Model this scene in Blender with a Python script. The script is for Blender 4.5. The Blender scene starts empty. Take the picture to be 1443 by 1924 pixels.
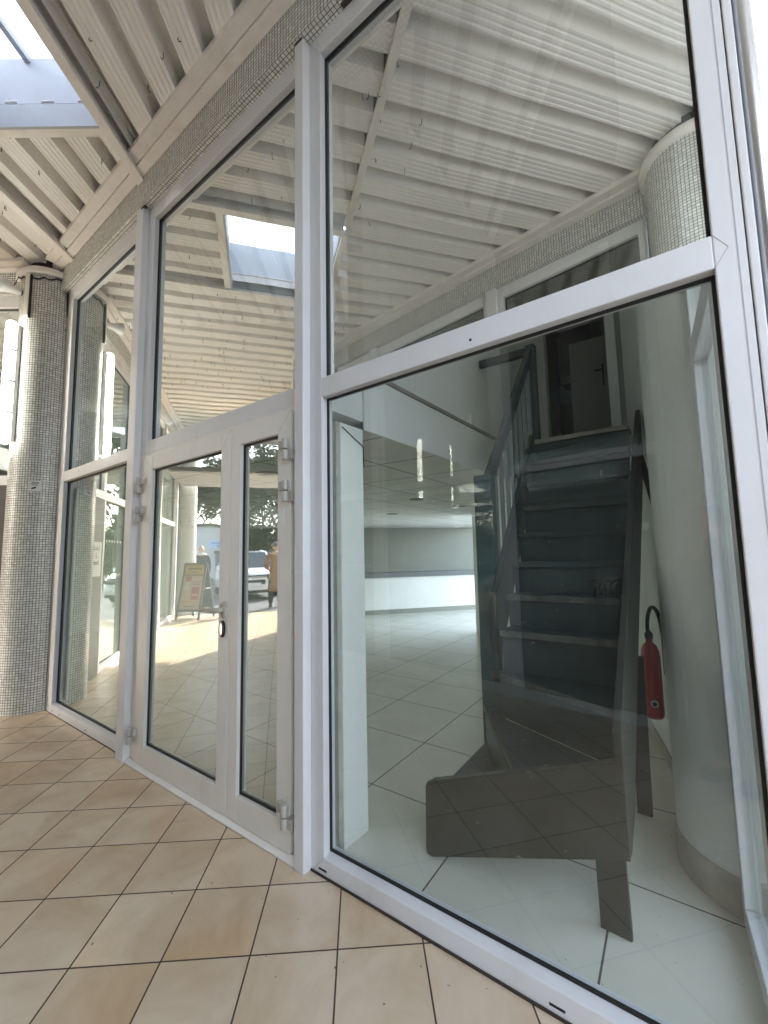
import bpy, bmesh, math, random
from mathutils import Vector, Matrix
R = math.radians
random.seed(7)
SC = bpy.context.scene
COL = SC.collection
SCALE = 0.87          # everything below is laid out in survey units; scaled to metres at the end

# ------------------------------------------------------------------ materials
def nt_new(name):
    m = bpy.data.materials.new(name); m.use_nodes = True
    nt = m.node_tree; nt.nodes.clear()
    out = nt.nodes.new('ShaderNodeOutputMaterial')
    return m, nt, out
def N(nt, typ, **kw):
    n = nt.nodes.new(typ)
    for k, v in kw.items():
        if k in n.inputs: n.inputs[k].default_value = v
        else: setattr(n, k, v)
    return n
def ramp(nt, fac, stops):
    r = nt.nodes.new('ShaderNodeValToRGB'); e = r.color_ramp.elements
    while len(e) < len(stops): e.new(0.5)
    for i, (p, c) in enumerate(stops):
        e[i].position = p; e[i].color = (*c, 1)
    nt.links.new(fac, r.inputs['Fac']); return r.outputs['Color']
def mul(c, k): return tuple(min(1, x * k) for x in c)

def plain(name, col, rough=0.5, var=0.12, scale=6.0, bump=0.05, metal=0.0, grime=0.0, spec=0.5, coat=0.0, bscale=None, chips=0.0):
    m, nt, out = nt_new(name); L = nt.links
    b = N(nt, 'ShaderNodeBsdfPrincipled', Roughness=rough, Metallic=metal)
    b.inputs['Specular IOR Level'].default_value = spec
    b.inputs['Coat Weight'].default_value = coat
    tc = N(nt, 'ShaderNodeTexCoord')
    n1 = N(nt, 'ShaderNodeTexNoise', Scale=scale, Detail=8.0, Roughness=0.6)
    L.new(tc.outputs['Object'], n1.inputs['Vector'])
    c = ramp(nt, n1.outputs['Fac'], [(0.3, mul(col, 1 - var)), (0.7, mul(col, 1 + var * 0.6))])
    if grime > 0:
        n2 = N(nt, 'ShaderNodeTexNoise', Scale=scale * 0.45, Detail=10.0, Roughness=0.75)
        mp = N(nt, 'ShaderNodeMapping'); mp.inputs['Scale'].default_value = (1.6, 1.6, 0.35)
        L.new(tc.outputs['Object'], mp.inputs['Vector']); L.new(mp.outputs['Vector'], n2.inputs['Vector'])
        mk = ramp(nt, n2.outputs['Fac'], [(0.52, (0, 0, 0)), (0.78, (grime, grime, grime))])
        mx = N(nt, 'ShaderNodeMixRGB'); mx.inputs['Color2'].default_value = (*[x * y for x, y in zip(col, (0.5, 0.44, 0.36))], 1)
        L.new(mk, mx.inputs['Fac']); L.new(c, mx.inputs['Color1']); c = mx.outputs['Color']
    if chips > 0:      # small chips and scratches showing the undercoat
        nc = N(nt, 'ShaderNodeTexNoise', Scale=scale * 5.5, Detail=5.0, Roughness=0.7)
        mpc = N(nt, 'ShaderNodeMapping'); mpc.inputs['Scale'].default_value = (0.7, 1.0, 1.6)
        L.new(tc.outputs['Object'], mpc.inputs['Vector']); L.new(mpc.outputs['Vector'], nc.inputs['Vector'])
        mc = ramp(nt, nc.outputs['Fac'], [(0.665, (0, 0, 0)), (0.70, (chips, chips, chips))])
        mxc = N(nt, 'ShaderNodeMixRGB'); mxc.inputs['Color2'].default_value = (0.42, 0.39, 0.33, 1)
        L.new(mc, mxc.inputs['Fac']); L.new(c, mxc.inputs['Color1']); c = mxc.outputs['Color']
    L.new(c, b.inputs['Base Color'])
    rr = N(nt, 'ShaderNodeMapRange'); rr.inputs['To Min'].default_value = rough * 0.8; rr.inputs['To Max'].default_value = min(1, rough * 1.25)
    L.new(n1.outputs['Fac'], rr.inputs['Value']); L.new(rr.outputs['Result'], b.inputs['Roughness'])
    if bump > 0:
        n3 = N(nt, 'ShaderNodeTexNoise', Scale=bscale or scale * 12, Detail=4.0)
        L.new(tc.outputs['Object'], n3.inputs['Vector'])
        bp = N(nt, 'ShaderNodeBump', Strength=bump, Distance=0.01)
        L.new(n3.outputs['Fac'], bp.inputs['Height']); L.new(bp.outputs['Normal'], b.inputs['Normal'])
    L.new(b.outputs['BSDF'], out.inputs['Surface'])
    return m

def tiles(name, pu, pv, gap, c1, c2, grout, rough=0.3, mott=None, bump=0.4, offset=0.0, grout_rough=0.9, mscale=5.0, mott2=None, fleck=0.0):
    """rectangular tiles laid on the UVs (survey units)"""
    m, nt, out = nt_new(name); L = nt.links
    b = N(nt, 'ShaderNodeBsdfPrincipled', Roughness=rough)
    uv = N(nt, 'ShaderNodeUVMap'); uv.uv_map = 'UVMap'
    br = N(nt, 'ShaderNodeTexBrick')
    br.offset = offset; br.squash = 1.0
    br.inputs['Color1'].default_value = (*c1, 1); br.inputs['Color2'].default_value = (*c2, 1); br.inputs['Mortar'].default_value = (*grout, 1)
    br.inputs['Scale'].default_value = 1.0; br.inputs['Mortar Size'].default_value = gap; br.inputs['Mortar Smooth'].default_value = 0.1
    br.inputs['Brick Width'].default_value = pu; br.inputs['Row Height'].default_value = pv; br.inputs['Bias'].default_value = 0.0
    L.new(uv.outputs['UV'], br.inputs['Vector'])
    col = br.outputs['Color']
    if mott:
        n1 = N(nt, 'ShaderNodeTexNoise', Scale=mscale, Detail=6.0, Roughness=0.6, Distortion=0.6)
        tc = N(nt, 'ShaderNodeTexCoord')
        # each tile has its own print: shift the noise by the tile's random tint
        vm = N(nt, 'ShaderNodeVectorMath', operation='MULTIPLY_ADD')
        L.new(br.outputs['Color'], vm.inputs[0]); vm.inputs[1].default_value = (37, 53, 71)
        L.new(tc.outputs['Object'], vm.inputs[2]); L.new(vm.outputs['Vector'], n1.inputs['Vector'])
        mk = ramp(nt, n1.outputs['Fac'], [(0.38, (0, 0, 0)), (0.72, (1, 1, 1))])
        mx = N(nt, 'ShaderNodeMixRGB', blend_type='MULTIPLY'); mx.inputs['Color2'].default_value = (*mott, 1)
        L.new(mk, mx.inputs['Fac']); L.new(col, mx.inputs['Color1']); col = mx.outputs['Color']
        if mott2:
            n2 = N(nt, 'ShaderNodeTexNoise', Scale=mscale * 0.6, Detail=3.0)
            L.new(vm.outputs['Vector'], n2.inputs['Vector'])
            mk2 = ramp(nt, n2.outputs['Fac'], [(0.5, (0, 0, 0)), (0.75, (1, 1, 1))])
            mx2 = N(nt, 'ShaderNodeMixRGB', blend_type='MULTIPLY'); mx2.inputs['Color2'].default_value = (*mott2, 1)
            L.new(mk2, mx2.inputs['Fac']); L.new(col, mx2.inputs['Color1']); col = mx2.outputs['Color']
    if fleck:
        n4 = N(nt, 'ShaderNodeTexNoise', Scale=38.0, Detail=2.0); tc2 = N(nt, 'ShaderNodeTexCoord')
        L.new(tc2.outputs['Object'], n4.inputs['Vector'])
        mk4 = ramp(nt, n4.outputs['Fac'], [(0.745, (0, 0, 0)), (0.765, (fleck, fleck, fleck))])
        mx4 = N(nt, 'ShaderNodeMixRGB'); mx4.inputs['Color2'].default_value = (0.05, 0.035, 0.02, 1)
        L.new(mk4, mx4.inputs['Fac']); L.new(col, mx4.inputs['Color1']); col = mx4.outputs['Color']
    L.new(col, b.inputs['Base Color'])
    rr = N(nt, 'ShaderNodeMapRange'); rr.inputs['To Min'].default_value = rough; rr.inputs['To Max'].default_value = grout_rough
    L.new(br.outputs['Fac'], rr.inputs['Value']); L.new(rr.outputs['Result'], b.inputs['Roughness'])
    bp = N(nt, 'ShaderNodeBump', Strength=bump, Distance=0.004); bp.invert = True
    L.new(br.outputs['Fac'], bp.inputs['Height'])
    n3 = N(nt, 'ShaderNodeTexNoise', Scale=30.0); tc3 = N(nt, 'ShaderNodeTexCoord'); L.new(tc3.outputs['Object'], n3.inputs['Vector'])
    bp2 = N(nt, 'ShaderNodeBump', Strength=0.04, Distance=0.01); L.new(n3.outputs['Fac'], bp2.inputs['Height'])
    L.new(bp.outputs['Normal'], bp2.inputs['Normal']); L.new(bp2.outputs['Normal'], b.inputs['Normal'])
    L.new(b.outputs['BSDF'], out.inputs['Surface'])
    return m

def glass(name, r0, tint, power=4.0, rough=0.0, dust_veil=0.0):
    """coated double glazing: clear sheet whose reflectance rises from r0 towards grazing view"""
    m, nt, out = nt_new(name); L = nt.links
    lw = N(nt, 'ShaderNodeLayerWeight', Blend=0.5)
    p = N(nt, 'ShaderNodeMath', operation='POWER'); p.inputs[1].default_value = power
    L.new(lw.outputs['Facing'], p.inputs[0])
    ma = N(nt, 'ShaderNodeMath', operation='MULTIPLY_ADD'); ma.inputs[1].default_value = (1 - r0); ma.inputs[2].default_value = r0
    ma.use_clamp = True
    L.new(p.outputs[0], ma.inputs[0])
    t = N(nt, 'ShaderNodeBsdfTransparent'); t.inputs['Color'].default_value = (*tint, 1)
    g = N(nt, 'ShaderNodeBsdfGlossy', Roughness=rough); g.inputs['Color'].default_value = (0.94, 0.97, 0.95, 1)
    # panes are never quite flat
    tc = N(nt, 'ShaderNodeTexCoord'); nz = N(nt, 'ShaderNodeTexNoise', Scale=1.3, Detail=1.0)
    L.new(tc.outputs['Object'], nz.inputs['Vector'])
    bp = N(nt, 'ShaderNodeBump', Strength=0.03, Distance=0.05)
    L.new(nz.outputs['Fac'], bp.inputs['Height']); L.new(bp.outputs['Normal'], g.inputs['Normal'])
    mx = N(nt, 'ShaderNodeMixShader')
    L.new(ma.outputs[0], mx.inputs[0]); L.new(t.outputs[0], mx.inputs[1]); L.new(g.outputs[0], mx.inputs[2])
    res = mx.outputs[0]
    if dust_veil > 0:
        d = N(nt, 'ShaderNodeBsdfDiffuse'); d.inputs['Color'].default_value = (0.75, 0.75, 0.7, 1)  # dust streaks plus an even pale haze painted over the pane
        n2 = N(nt, 'ShaderNodeTexNoise', Scale=2.2, Detail=9.0, Roughness=0.7)
        mp = N(nt, 'ShaderNodeMapping'); mp.inputs['Scale'].default_value = (6, 6, 0.6)
        L.new(tc.outputs['Object'], mp.inputs['Vector']); L.new(mp.outputs['Vector'], n2.inputs['Vector'])
        mk = N(nt, 'ShaderNodeMapRange'); mk.inputs['From Min'].default_value = 0.42; mk.inputs['From Max'].default_value = 0.80; mk.inputs['To Min'].default_value = dust_veil * 0.25
        mk.inputs['To Max'].default_value = dust_veil
        L.new(n2.outputs['Fac'], mk.inputs['Value'])
        mx2 = N(nt, 'ShaderNodeMixShader'); L.new(mk.outputs['Result'], mx2.inputs[0]); L.new(res, mx2.inputs[1]); L.new(d.outputs[0], mx2.inputs[2])
        res = mx2.outputs[0]
    L.new(res, out.inputs['Surface'])
    return m

def emit(name, col, s):
    m, nt, out = nt_new(name)
    e = N(nt, 'ShaderNodeEmission', Strength=s); e.inputs['Color'].default_value = (*col, 1)
    nt.links.new(e.outputs[0], out.inputs['Surface']); return m

def diffuser(name):
    m, nt, out = nt_new(name); L = nt.links
    t = N(nt, 'ShaderNodeBsdfTranslucent'); t.inputs['Color'].default_value = (0.55, 0.58, 0.62, 1)
    t2 = N(nt, 'ShaderNodeBsdfTransparent'); t2.inputs['Color'].default_value = (0.6, 0.62, 0.65, 1)
    tc = N(nt, 'ShaderNodeTexCoord'); n = N(nt, 'ShaderNodeTexNoise', Scale=9.0, Detail=8.0); L.new(tc.outputs['Object'], n.inputs['Vector'])
    mr = N(nt, 'ShaderNodeMapRange'); mr.inputs['To Min'].default_value = 0.05; mr.inputs['To Max'].default_value = 0.3
    L.new(n.outputs['Fac'], mr.inputs['Value'])
    mx = N(nt, 'ShaderNodeMixShader'); L.new(mr.outputs['Result'], mx.inputs[0]); L.new(t.outputs[0], mx.inputs[1]); L.new(t2.outputs[0], mx.inputs[2])
    L.new(mx.outputs[0], out.inputs['Surface']); return m

M = {}
M['alu'] = plain('white_aluminium', (0.74, 0.74, 0.755), 0.38, 0.05, 3, 0.02, grime=0.3)
M['alud'] = plain('grey_aluminium', (0.42, 0.42, 0.45), 0.4, 0.06, 3, 0.02, grime=0.15)
M['cream'] = plain('cream_door_paint', (0.82, 0.80, 0.755), 0.36, 0.05, 3, 0.02, grime=0.3)
M['gasket'] = plain('black_gasket', (0.012, 0.012, 0.012), 0.6, 0.1, 10, 0.0)
M['mosaic'] = tiles('white_mosaic', 0.0258, 0.0250, 0.0022, (0.84, 0.85, 0.82), (0.64, 0.655, 0.63), (0.105, 0.105, 0.10), 0.28, mott=(0.8, 0.78, 0.72), mscale=1.7, bump=0.35, fleck=0.6)
M['floor_out'] = tiles('beige_floor_tiles', 0.33, 0.3485, 0.0034, (0.76, 0.63, 0.475), (0.71, 0.58, 0.43), (0.075, 0.05, 0.035), 0.30,
                       mott=(0.74, 0.63, 0.50), mott2=(1.0, 0.90, 0.76), mscale=2.8, bump=0.25, fleck=0.8)
M['floor_in'] = tiles('pale_floor_tiles', 0.715, 0.72, 0.0042, (0.79, 0.785, 0.70), (0.77, 0.765, 0.68), (0.09, 0.085, 0.075), 0.22, mott=(0.90, 0.90, 0.86), mscale=2.5, bump=0.2, fleck=0.4)
M['ceil_in'] = tiles('ceiling_panels', 0.69, 0.69, 0.008, (0.90, 0.90, 0.86), (0.88, 0.88, 0.84), (0.30, 0.30, 0.28), 0.9, mott=(0.9, 0.9, 0.87), mscale=3, bump=0.3)
M['deck'] = plain('cream_steel_deck', (0.88, 0.855, 0.815), 0.42, 0.05, 2.0, 0.03, grime=0.22)
M['trim'] = plain('cream_steel_trim', (0.84, 0.80, 0.755), 0.4, 0.08, 3, 0.04, grime=0.5)
M['wall'] = plain('white_plaster', (0.88, 0.885, 0.85), 0.75, 0.05, 2, 0.08, grime=0.22, bscale=60)
M['wall_dirty'] = plain('stained_plaster', (0.52, 0.50, 0.44), 0.8, 0.3, 7, 0.15, grime=1.0)
M['walldark'] = plain('grey_plaster', (0.20, 0.21, 0.21), 0.8, 0.08, 3, 0.1)
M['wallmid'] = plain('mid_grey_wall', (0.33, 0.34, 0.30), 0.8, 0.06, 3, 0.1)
M['teal'] = plain('dark_teal_paint', (0.030, 0.050, 0.055), 0.42, 0.3, 5, 0.10, chips=0.7)
M['teal2'] = plain('teal_newel_paint', (0.055, 0.10, 0.105), 0.45, 0.2, 5, 0.06, chips=0.6)
M['baluster'] = plain('highlit_baluster', (0.16, 0.21, 0.21), 0.35, 0.2, 6, 0.05)  # lighter than the stair paint: edge highlights put into the colour
M['olive'] = plain('dark_olive_paint', (0.032, 0.033, 0.027), 0.45, 0.3, 4, 0.10, chips=0.5)
M['worn'] = plain('worn_wood_edge', (0.085, 0.09, 0.08), 0.6, 0.6, 14, 0.2)
M['worn_light'] = plain('dusty_strip', (0.30, 0.28, 0.25), 0.6, 0.3, 9, 0.1)
M['brown'] = plain('dark_brown_stain', (0.05, 0.035, 0.025), 0.7, 0.4, 9, 0.1)
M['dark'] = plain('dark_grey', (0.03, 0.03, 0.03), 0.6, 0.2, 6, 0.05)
M['red'] = plain('red_enamel', (0.50, 0.010, 0.016), 0.28, 0.1, 5, 0.0, coat=0.4)
M['black'] = plain('black_rubber', (0.012, 0.012, 0.013), 0.5, 0.1, 8, 0.03)
M['white'] = plain('white_paint', (0.80, 0.80, 0.79), 0.4, 0.03, 4, 0.0)
M['paper'] = plain('paper', (0.82, 0.83, 0.84), 0.8, 0.02, 4, 0.0)
M['chrome'] = plain('chrome', (0.7, 0.7, 0.7), 0.18, 0.05, 4, 0.0, metal=1.0)
M['brushed'] = plain('brushed_aluminium', (0.72, 0.73, 0.75), 0.28, 0.05, 4, 0.02, metal=1.0)
M['handle'] = plain('beige_handle', (0.52, 0.49, 0.40), 0.35, 0.05, 6, 0.0)
M['hinge'] = plain('hinge_grey', (0.50, 0.48, 0.44), 0.4, 0.12, 8, 0.04, grime=0.4)
M['wood'] = plain('grey_wood_panel', (0.075, 0.068, 0.062), 0.6, 0.35, 3, 0.15)
M['asphalt'] = plain('asphalt', (0.10, 0.10, 0.105), 0.9, 0.3, 20, 0.4)
M['pave'] = plain('bounce_paving', (0.36, 0.35, 0.33), 0.85, 0.15, 6, 0.2)
M['carwhite'] = plain('car_white', (0.80, 0.81, 0.83), 0.2, 0.02, 2, 0.0, coat=0.8)
M['carglass'] = plain('car_glass', (0.03, 0.045, 0.055), 0.05, 0.1, 2, 0.0, spec=0.9)
M['cargrey'] = plain('car_silver', (0.35, 0.36, 0.38), 0.25, 0.05, 2, 0.0, coat=0.8)
M['skin'] = plain('skin', (0.50, 0.29, 0.21), 0.5, 0.08, 8, 0.03)
M['camel'] = plain('camel_wool', (0.27, 0.16, 0.10), 0.9, 0.15, 14, 0.3)
M['hat'] = plain('grey_knit', (0.16, 0.16, 0.17), 0.95, 0.25, 30, 0.4)
M['fur'] = plain('pale_fur', (0.55, 0.48, 0.40), 0.95, 0.25, 30, 0.5)
M['navy'] = plain('navy_cloth', (0.03, 0.035, 0.055), 0.9, 0.2, 12, 0.2)
M['jacket'] = plain('grey_jacket', (0.20, 0.20, 0.21), 0.85, 0.15, 10, 0.2)
M['hair'] = plain('brown_hair', (0.06, 0.04, 0.03), 0.6, 0.3, 20, 0.3)
M['mask'] = plain('mask_white', (0.7, 0.74, 0.78), 0.8, 0.05, 10, 0.1)
M['leaf'] = plain('pine_needles', (0.055, 0.085, 0.028), 0.7, 0.45, 1.2, 0.0)
M['leaf2'] = plain('olive_leaves', (0.085, 0.105, 0.05), 0.7, 0.4, 1.2, 0.0)
M['bark'] = plain('bark', (0.12, 0.10, 0.085), 0.9, 0.3, 9, 0.5)
M['render_wall'] = plain('house_render', (0.62, 0.61, 0.58), 0.9, 0.06, 2, 0.2)
M['bluesign'] = plain('pale_blue_sign', (0.55, 0.66, 0.85), 0.5, 0.03, 3, 0.0)
M['blue'] = plain('blue_paint', (0.03, 0.07, 0.35), 0.5, 0.1, 3, 0.0)
M['shutter'] = plain('grey_blue_door', (0.14, 0.16, 0.24), 0.6, 0.1, 3, 0.0)
M['rooftile'] = plain('roof_tile', (0.14, 0.10, 0.08), 0.8, 0.2, 4, 0.3)
M['boardframe'] = plain('blackboard_frame', (0.045, 0.04, 0.035), 0.6, 0.2, 6, 0.1)
M['poster'] = plain('poster_paper', (0.55, 0.42, 0.34), 0.5, 0.1, 5, 0.0)
M['yellow'] = plain('yellow_panel', (0.55, 0.38, 0.10), 0.5, 0.08, 5, 0.0)
M['redprint'] = plain('red_print', (0.40, 0.05, 0.05), 0.5, 0.2, 8, 0.0)
M['slate'] = plain('blackboard', (0.035, 0.04, 0.036), 0.7, 0.2, 5, 0.05)
M['carton'] = plain('whiteprint', (0.6, 0.58, 0.55), 0.5, 0.08, 5, 0.0)
M['concrete'] = plain('concrete_slab', (0.35, 0.34, 0.32), 0.9, 0.15, 4, 0.2)
M['upstand'] = plain('pale_grey_upstand', (0.46, 0.48, 0.52), 0.5, 0.06, 3, 0.03, grime=0.2)
M['glass_up'] = glass('coated_glass', 0.80, (0.90, 0.95, 0.92), 3.0, dust_veil=0.045)
M['glass_lo'] = glass('shop_glass', 0.085, (0.96, 0.985, 0.97), 4.0, dust_veil=0.022)
M['glass_door'] = glass('door_glass', 0.32, (0.96, 0.975, 0.965), 3.0, dust_veil=0.02)
M['glass_side'] = glass('side_glass', 0.50, (0.90, 0.93, 0.91), 3.0, dust_veil=0.02)
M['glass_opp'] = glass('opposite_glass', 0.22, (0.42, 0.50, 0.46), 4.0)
M['glass_clear'] = glass('clear_inner_face', 0.0, (0.985, 0.99, 0.985), 5.0)
M['frost'] = diffuser('roof_light_sheet')
def frosted(name, col, r0):
    m, nt, out = nt_new(name); L = nt.links
    t = N(nt, 'ShaderNodeBsdfTranslucent'); t.inputs['Color'].default_value = (*col, 1)
    d = N(nt, 'ShaderNodeBsdfDiffuse'); d.inputs['Color'].default_value = (*mul(col, 0.7), 1)
    tr = N(nt, 'ShaderNodeBsdfTransparent'); tr.inputs['Color'].default_value = (0.75, 0.85, 0.83, 1)
    g = N(nt, 'ShaderNodeBsdfGlossy', Roughness=0.01)
    a = N(nt, 'ShaderNodeMixShader'); a.inputs[0].default_value = 0.3; L.new(t.outputs[0], a.inputs[1]); L.new(d.outputs[0], a.inputs[2])
    a2 = N(nt, 'ShaderNodeMixShader'); a2.inputs[0].default_value = 0.25; L.new(a.outputs[0], a2.inputs[1]); L.new(tr.outputs[0], a2.inputs[2])
    b = N(nt, 'ShaderNodeMixShader'); b.inputs[0].default_value = r0; L.new(a2.outputs[0], b.inputs[1]); L.new(g.outputs[0], b.inputs[2])
    L.new(b.outputs[0], out.inputs['Surface']); return m
M['frosted'] = frosted('sun_scatter_glass', (0.72, 0.82, 0.79), 0.25)  # film added so these panes scatter sunlight into the shop
M['tube'] = emit('lamp_tube', (1.0, 0.97, 0.86), 3.5)
M['lampbody'] = plain('lamp_body', (0.75, 0.75, 0.73), 0.4, 0.05, 4, 0.0)

# ------------------------------------------------------------------ mesh helpers
class MB:
    """collects boxes, prisms, tubes and lathes with UVs in survey units, then links them as ONE object"""
    def __init__(self):
        self.v = []; self.f = []; self.uv = []; self.mi = []; self.mats = []; self.sm = []
        self.T = Matrix()
    def mat(self, m):
        if m not in self.mats: self.mats.append(m)
        return self.mats.index(m)
    def face(self, pts, uvs=None, m=None, smooth=False):
        i0 = len(self.v)
        P = [self.T @ Vector(p) for p in pts]
        self.v += [tuple(p) for p in P]
        self.f.append(tuple(range(i0, i0 + len(P))))
        if uvs is None:
            q = [Vector(p) for p in pts]
            n = (q[1] - q[0]).cross(q[2] - q[0])
            a = max(range(3), key=lambda k: abs(n[k]))
            ax = ((1, 2), (0, 2), (0, 1))[a]
            uvs = [(p[ax[0]], p[ax[1]]) for p in q]
        self.uv.append(uvs); self.mi.append(self.mat(m) if m else 0); self.sm.append(smooth)
    def box(self, x0, x1, y0, y1, z0, z1, m=None):
        if x1 < x0: x0, x1 = x1, x0
        if y1 < y0: y0, y1 = y1, y0
        if z1 < z0: z0, z1 = z1, z0
        c = [(x, y, z) for z in (z0, z1) for y in (y0, y1) for x in (x0, x1)]
        for q in ((0, 2, 3, 1), (4, 5, 7, 6), (0, 1, 5, 4), (1, 3, 7, 5), (3, 2, 6, 7), (2, 0, 4, 6)):
            self.face([c[i] for i in q], None, m)
        return self
    def prism(self, poly, a, b, m=None, axis='z'):
        """poly = 2D outline (ccw), extruded from a to b along axis"""
        def P(p, h):
            if axis == 'z': return (p[0], p[1], h)
            if axis == 'y': return (p[0], h, p[1])
            return (h, p[0], p[1])
        n = len(poly)
        self.face([P(p, b) for p in poly], None, m); self.face([P(p, a) for p in reversed(poly)], None, m)
        d = 0
        for i in range(n):
            p, q = poly[i], poly[(i + 1) % n]
            l = math.hypot(q[0] - p[0], q[1] - p[1])
            self.face([P(p, a), P(q, a), P(q, b), P(p, b)], [(d, a), (d + l, a), (d + l, b), (d, b)], m)
            d += l
        return self
    def hexa(self, lo, hi, m=None):
        """lo, hi: 4 points each (ccw seen from above)"""
        self.face(list(hi), None, m); self.face(list(reversed(lo)), None, m)
        for i in range(4):
            j = (i + 1) % 4
            self.face([lo[i], lo[j], hi[j], hi[i]], None, m)
        return self
    def lathe(self, c, prof, n=48, m=None, a0=0.0, a1=2 * math.pi, smooth=True, axis='z'):
        """prof: (radius, height) pairs"""
        def P(r, h, a):
            x, y = r * math.cos(a), r * math.sin(a)
            if axis == 'z': return (c[0] + x, c[1] + y, c[2] + h)
            if axis == 'y': return (c[0] + x, c[1] + h, c[2] + y)
            return (c[0] + h, c[1] + x, c[2] + y)
        rm = max(p[0] for p in prof)
        for i in range(n):
            t0 = a0 + (a1 - a0) * i / n; t1 = a0 + (a1 - a0) * (i + 1) / n
            for k in range(len(prof) - 1):
                (r0, h0), (r1, h1) = prof[k], prof[k + 1]
                v0 = h0 if abs(h1 - h0) > 1e-5 else r0; v1 = h1 if abs(h1 - h0) > 1e-5 else r1
                if r0 < 1e-6 and r1 < 1e-6: continue
                if r0 < 1e-6:
                    self.face([P(r0, h0, t0), P(r1, h1, t1), P(r1, h1, t0)], [(t0 * rm, v0), (t1 * rm, v1), (t0 * rm, v1)], m, smooth)
                elif r1 < 1e-6:
                    self.face([P(r0, h0, t0), P(r0, h0, t1), P(r1, h1, t0)], [(t0 * rm, v0), (t1 * rm, v0), (t0 * rm, v1)], m, smooth)
                else:
                    self.face([P(r0, h0, t0), P(r0, h0, t1), P(r1, h1, t1), P(r1, h1, t0)], [(t0 * rm, v0), (t1 * rm, v0), (t1 * rm, v1), (t0 * rm, v1)], m, smooth)
        return self
    def tube(self, pts, r, n=8, m=None, caps=True):
        pts = [Vector(p) for p in pts]
        rs = r if isinstance(r, (list, tuple)) else [r] * len(pts)
        rings = []
        up = Vector((0.13, 0.21, 0.97))
        for i, p in enumerate(pts):
            d = (pts[min(i + 1, len(pts) - 1)] - pts[max(i - 1, 0)]).normalized()
            a = d.cross(up)
            if a.length < 1e-3: a = d.cross(Vector((1, 0, 0)))
            a.normalize(); b = d.cross(a)
            rings.append([p + (a * math.cos(2 * math.pi * k / n) + b * math.sin(2 * math.pi * k / n)) * rs[i] for k in range(n)])
        for i in range(len(pts) - 1):
            for k in range(n):
                j = (k + 1) % n
                self.face([rings[i][k], rings[i + 1][k], rings[i + 1][j], rings[i][j]], None, m, True)
        if caps:
            self.face(list(rings[0]), None, m); self.face(list(reversed(rings[-1])), None, m)
        return self
    def build(self, name, mat=None, parent=None, bevel=0.0, loc=(0, 0, 0), rot=0.0):
        me = bpy.data.meshes.new(name)
        # weld coincident vertices so that smooth shading and bevels work
        key = {}; vs = []; mp = []
        for p in self.v:
            k = (round(p[0], 5), round(p[1], 5), round(p[2], 5))
            if k not in key: key[k] = len(vs); vs.append(p)
            mp.append(key[k])
        fs, us, ms, ss = [], [], [], []
        for f, u, mi, s in zip(self.f, self.uv, self.mi, self.sm):
            g = [mp[i] for i in f]
            if len(set(g)) < len(g): 
                h, uu = [], []
                for a, b in zip(g, u):
                    if a not in h: h.append(a); uu.append(b)
                g, u = h, uu
                if len(g) < 3: continue
            fs.append(g); us.append(u); ms.append(mi); ss.append(s)
        me.from_pydata(vs, [], fs)
        uvl = me.uv_layers.new(name='UVMap')
        i = 0
        for u in us:
            for c in u:
                uvl.data[i].uv = c; i += 1
        mats = self.mats or []
        if mats and mat is None:
            for m in mats: me.materials.append(m)
        else:
            me.materials.append(mat)
            for m in mats: me.materials.append(m)
        one = mat is not None and not mats
        for k, p in enumerate(me.polygons):
            if not one: p.material_index = ms[k]
            p.use_smooth = ss[k]
        me.update()
        o = bpy.data.objects.new(name, me); COL.objects.link(o)
        o.location = loc; o.rotation_euler = (0, 0, rot)
        if parent: o.parent = parent
        if bevel > 0:
            b = o.modifiers.new('bevel', 'BEVEL'); b.width = bevel * SCALE; b.segments = 2; b.limit_method = 'ANGLE'; b.angle_limit = R(40)
            b.harden_normals = False
        return o

def tag(o, label, cat, group=None, kind=None):
    o['label'] = label; o['category'] = cat
    if group: o['group'] = group
    if kind: o['kind'] = kind
    return o
def struct(o, label=None, cat=None):
    o['kind'] = 'structure'
    if label: o['label'] = label; o['category'] = cat or 'ground'
    return o
def thing(name, label, cat, loc=(0, 0, 0), rot=0.0, group=None):
    o = bpy.data.objects.new(name, None); COL.objects.link(o)
    o.location = loc; o.rotation_euler = (0, 0, rot); o.empty_display_size = 0.2
    return tag(o, label, cat, group)
def box(name, mat, parent, x0, x1, y0, y1, z0, z1, bevel=0.0):
    return MB().box(x0, x1, y0, y1, z0, z1).build(name, mat, parent, bevel)
def text(name, body, size, mat, parent, loc, rot, align='CENTER', ext=0.002):
    cu = bpy.data.curves.new(name, 'FONT'); cu.body = body; cu.size = size; cu.align_x = align; cu.align_y = 'CENTER'; cu.extrude = ext
    o = bpy.data.objects.new(name, cu); COL.objects.link(o)
    dg = bpy.context.evaluated_depsgraph_get()
    me = bpy.data.meshes.new_from_object(o.evaluated_get(dg)); bpy.data.objects.remove(o)
    me.materials.clear(); me.materials.append(mat)
    o = bpy.data.objects.new(name, me); COL.objects.link(o); o.location = loc; o.rotation_euler = rot; o.parent = parent
    return o

# ------------------------------------------------------------------ plan geometry
# roof axes: t runs along the ribs, s across them
def ST(s, t): return (0.799 * s + 0.602 * t, 0.602 * s - 0.799 * t)
D_ORG, D_ANG = (-5.75, -0.15), math.atan2(0.602, 0.799)
C_ORG, C_ANG = (0.0, -2.625), R(187.5)
COLS = dict(left=(-5.775, -0.055, 0.295), right=(0.15, -2.43, 0.335), far=(-4.87, -2.98, 0.27))

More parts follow.
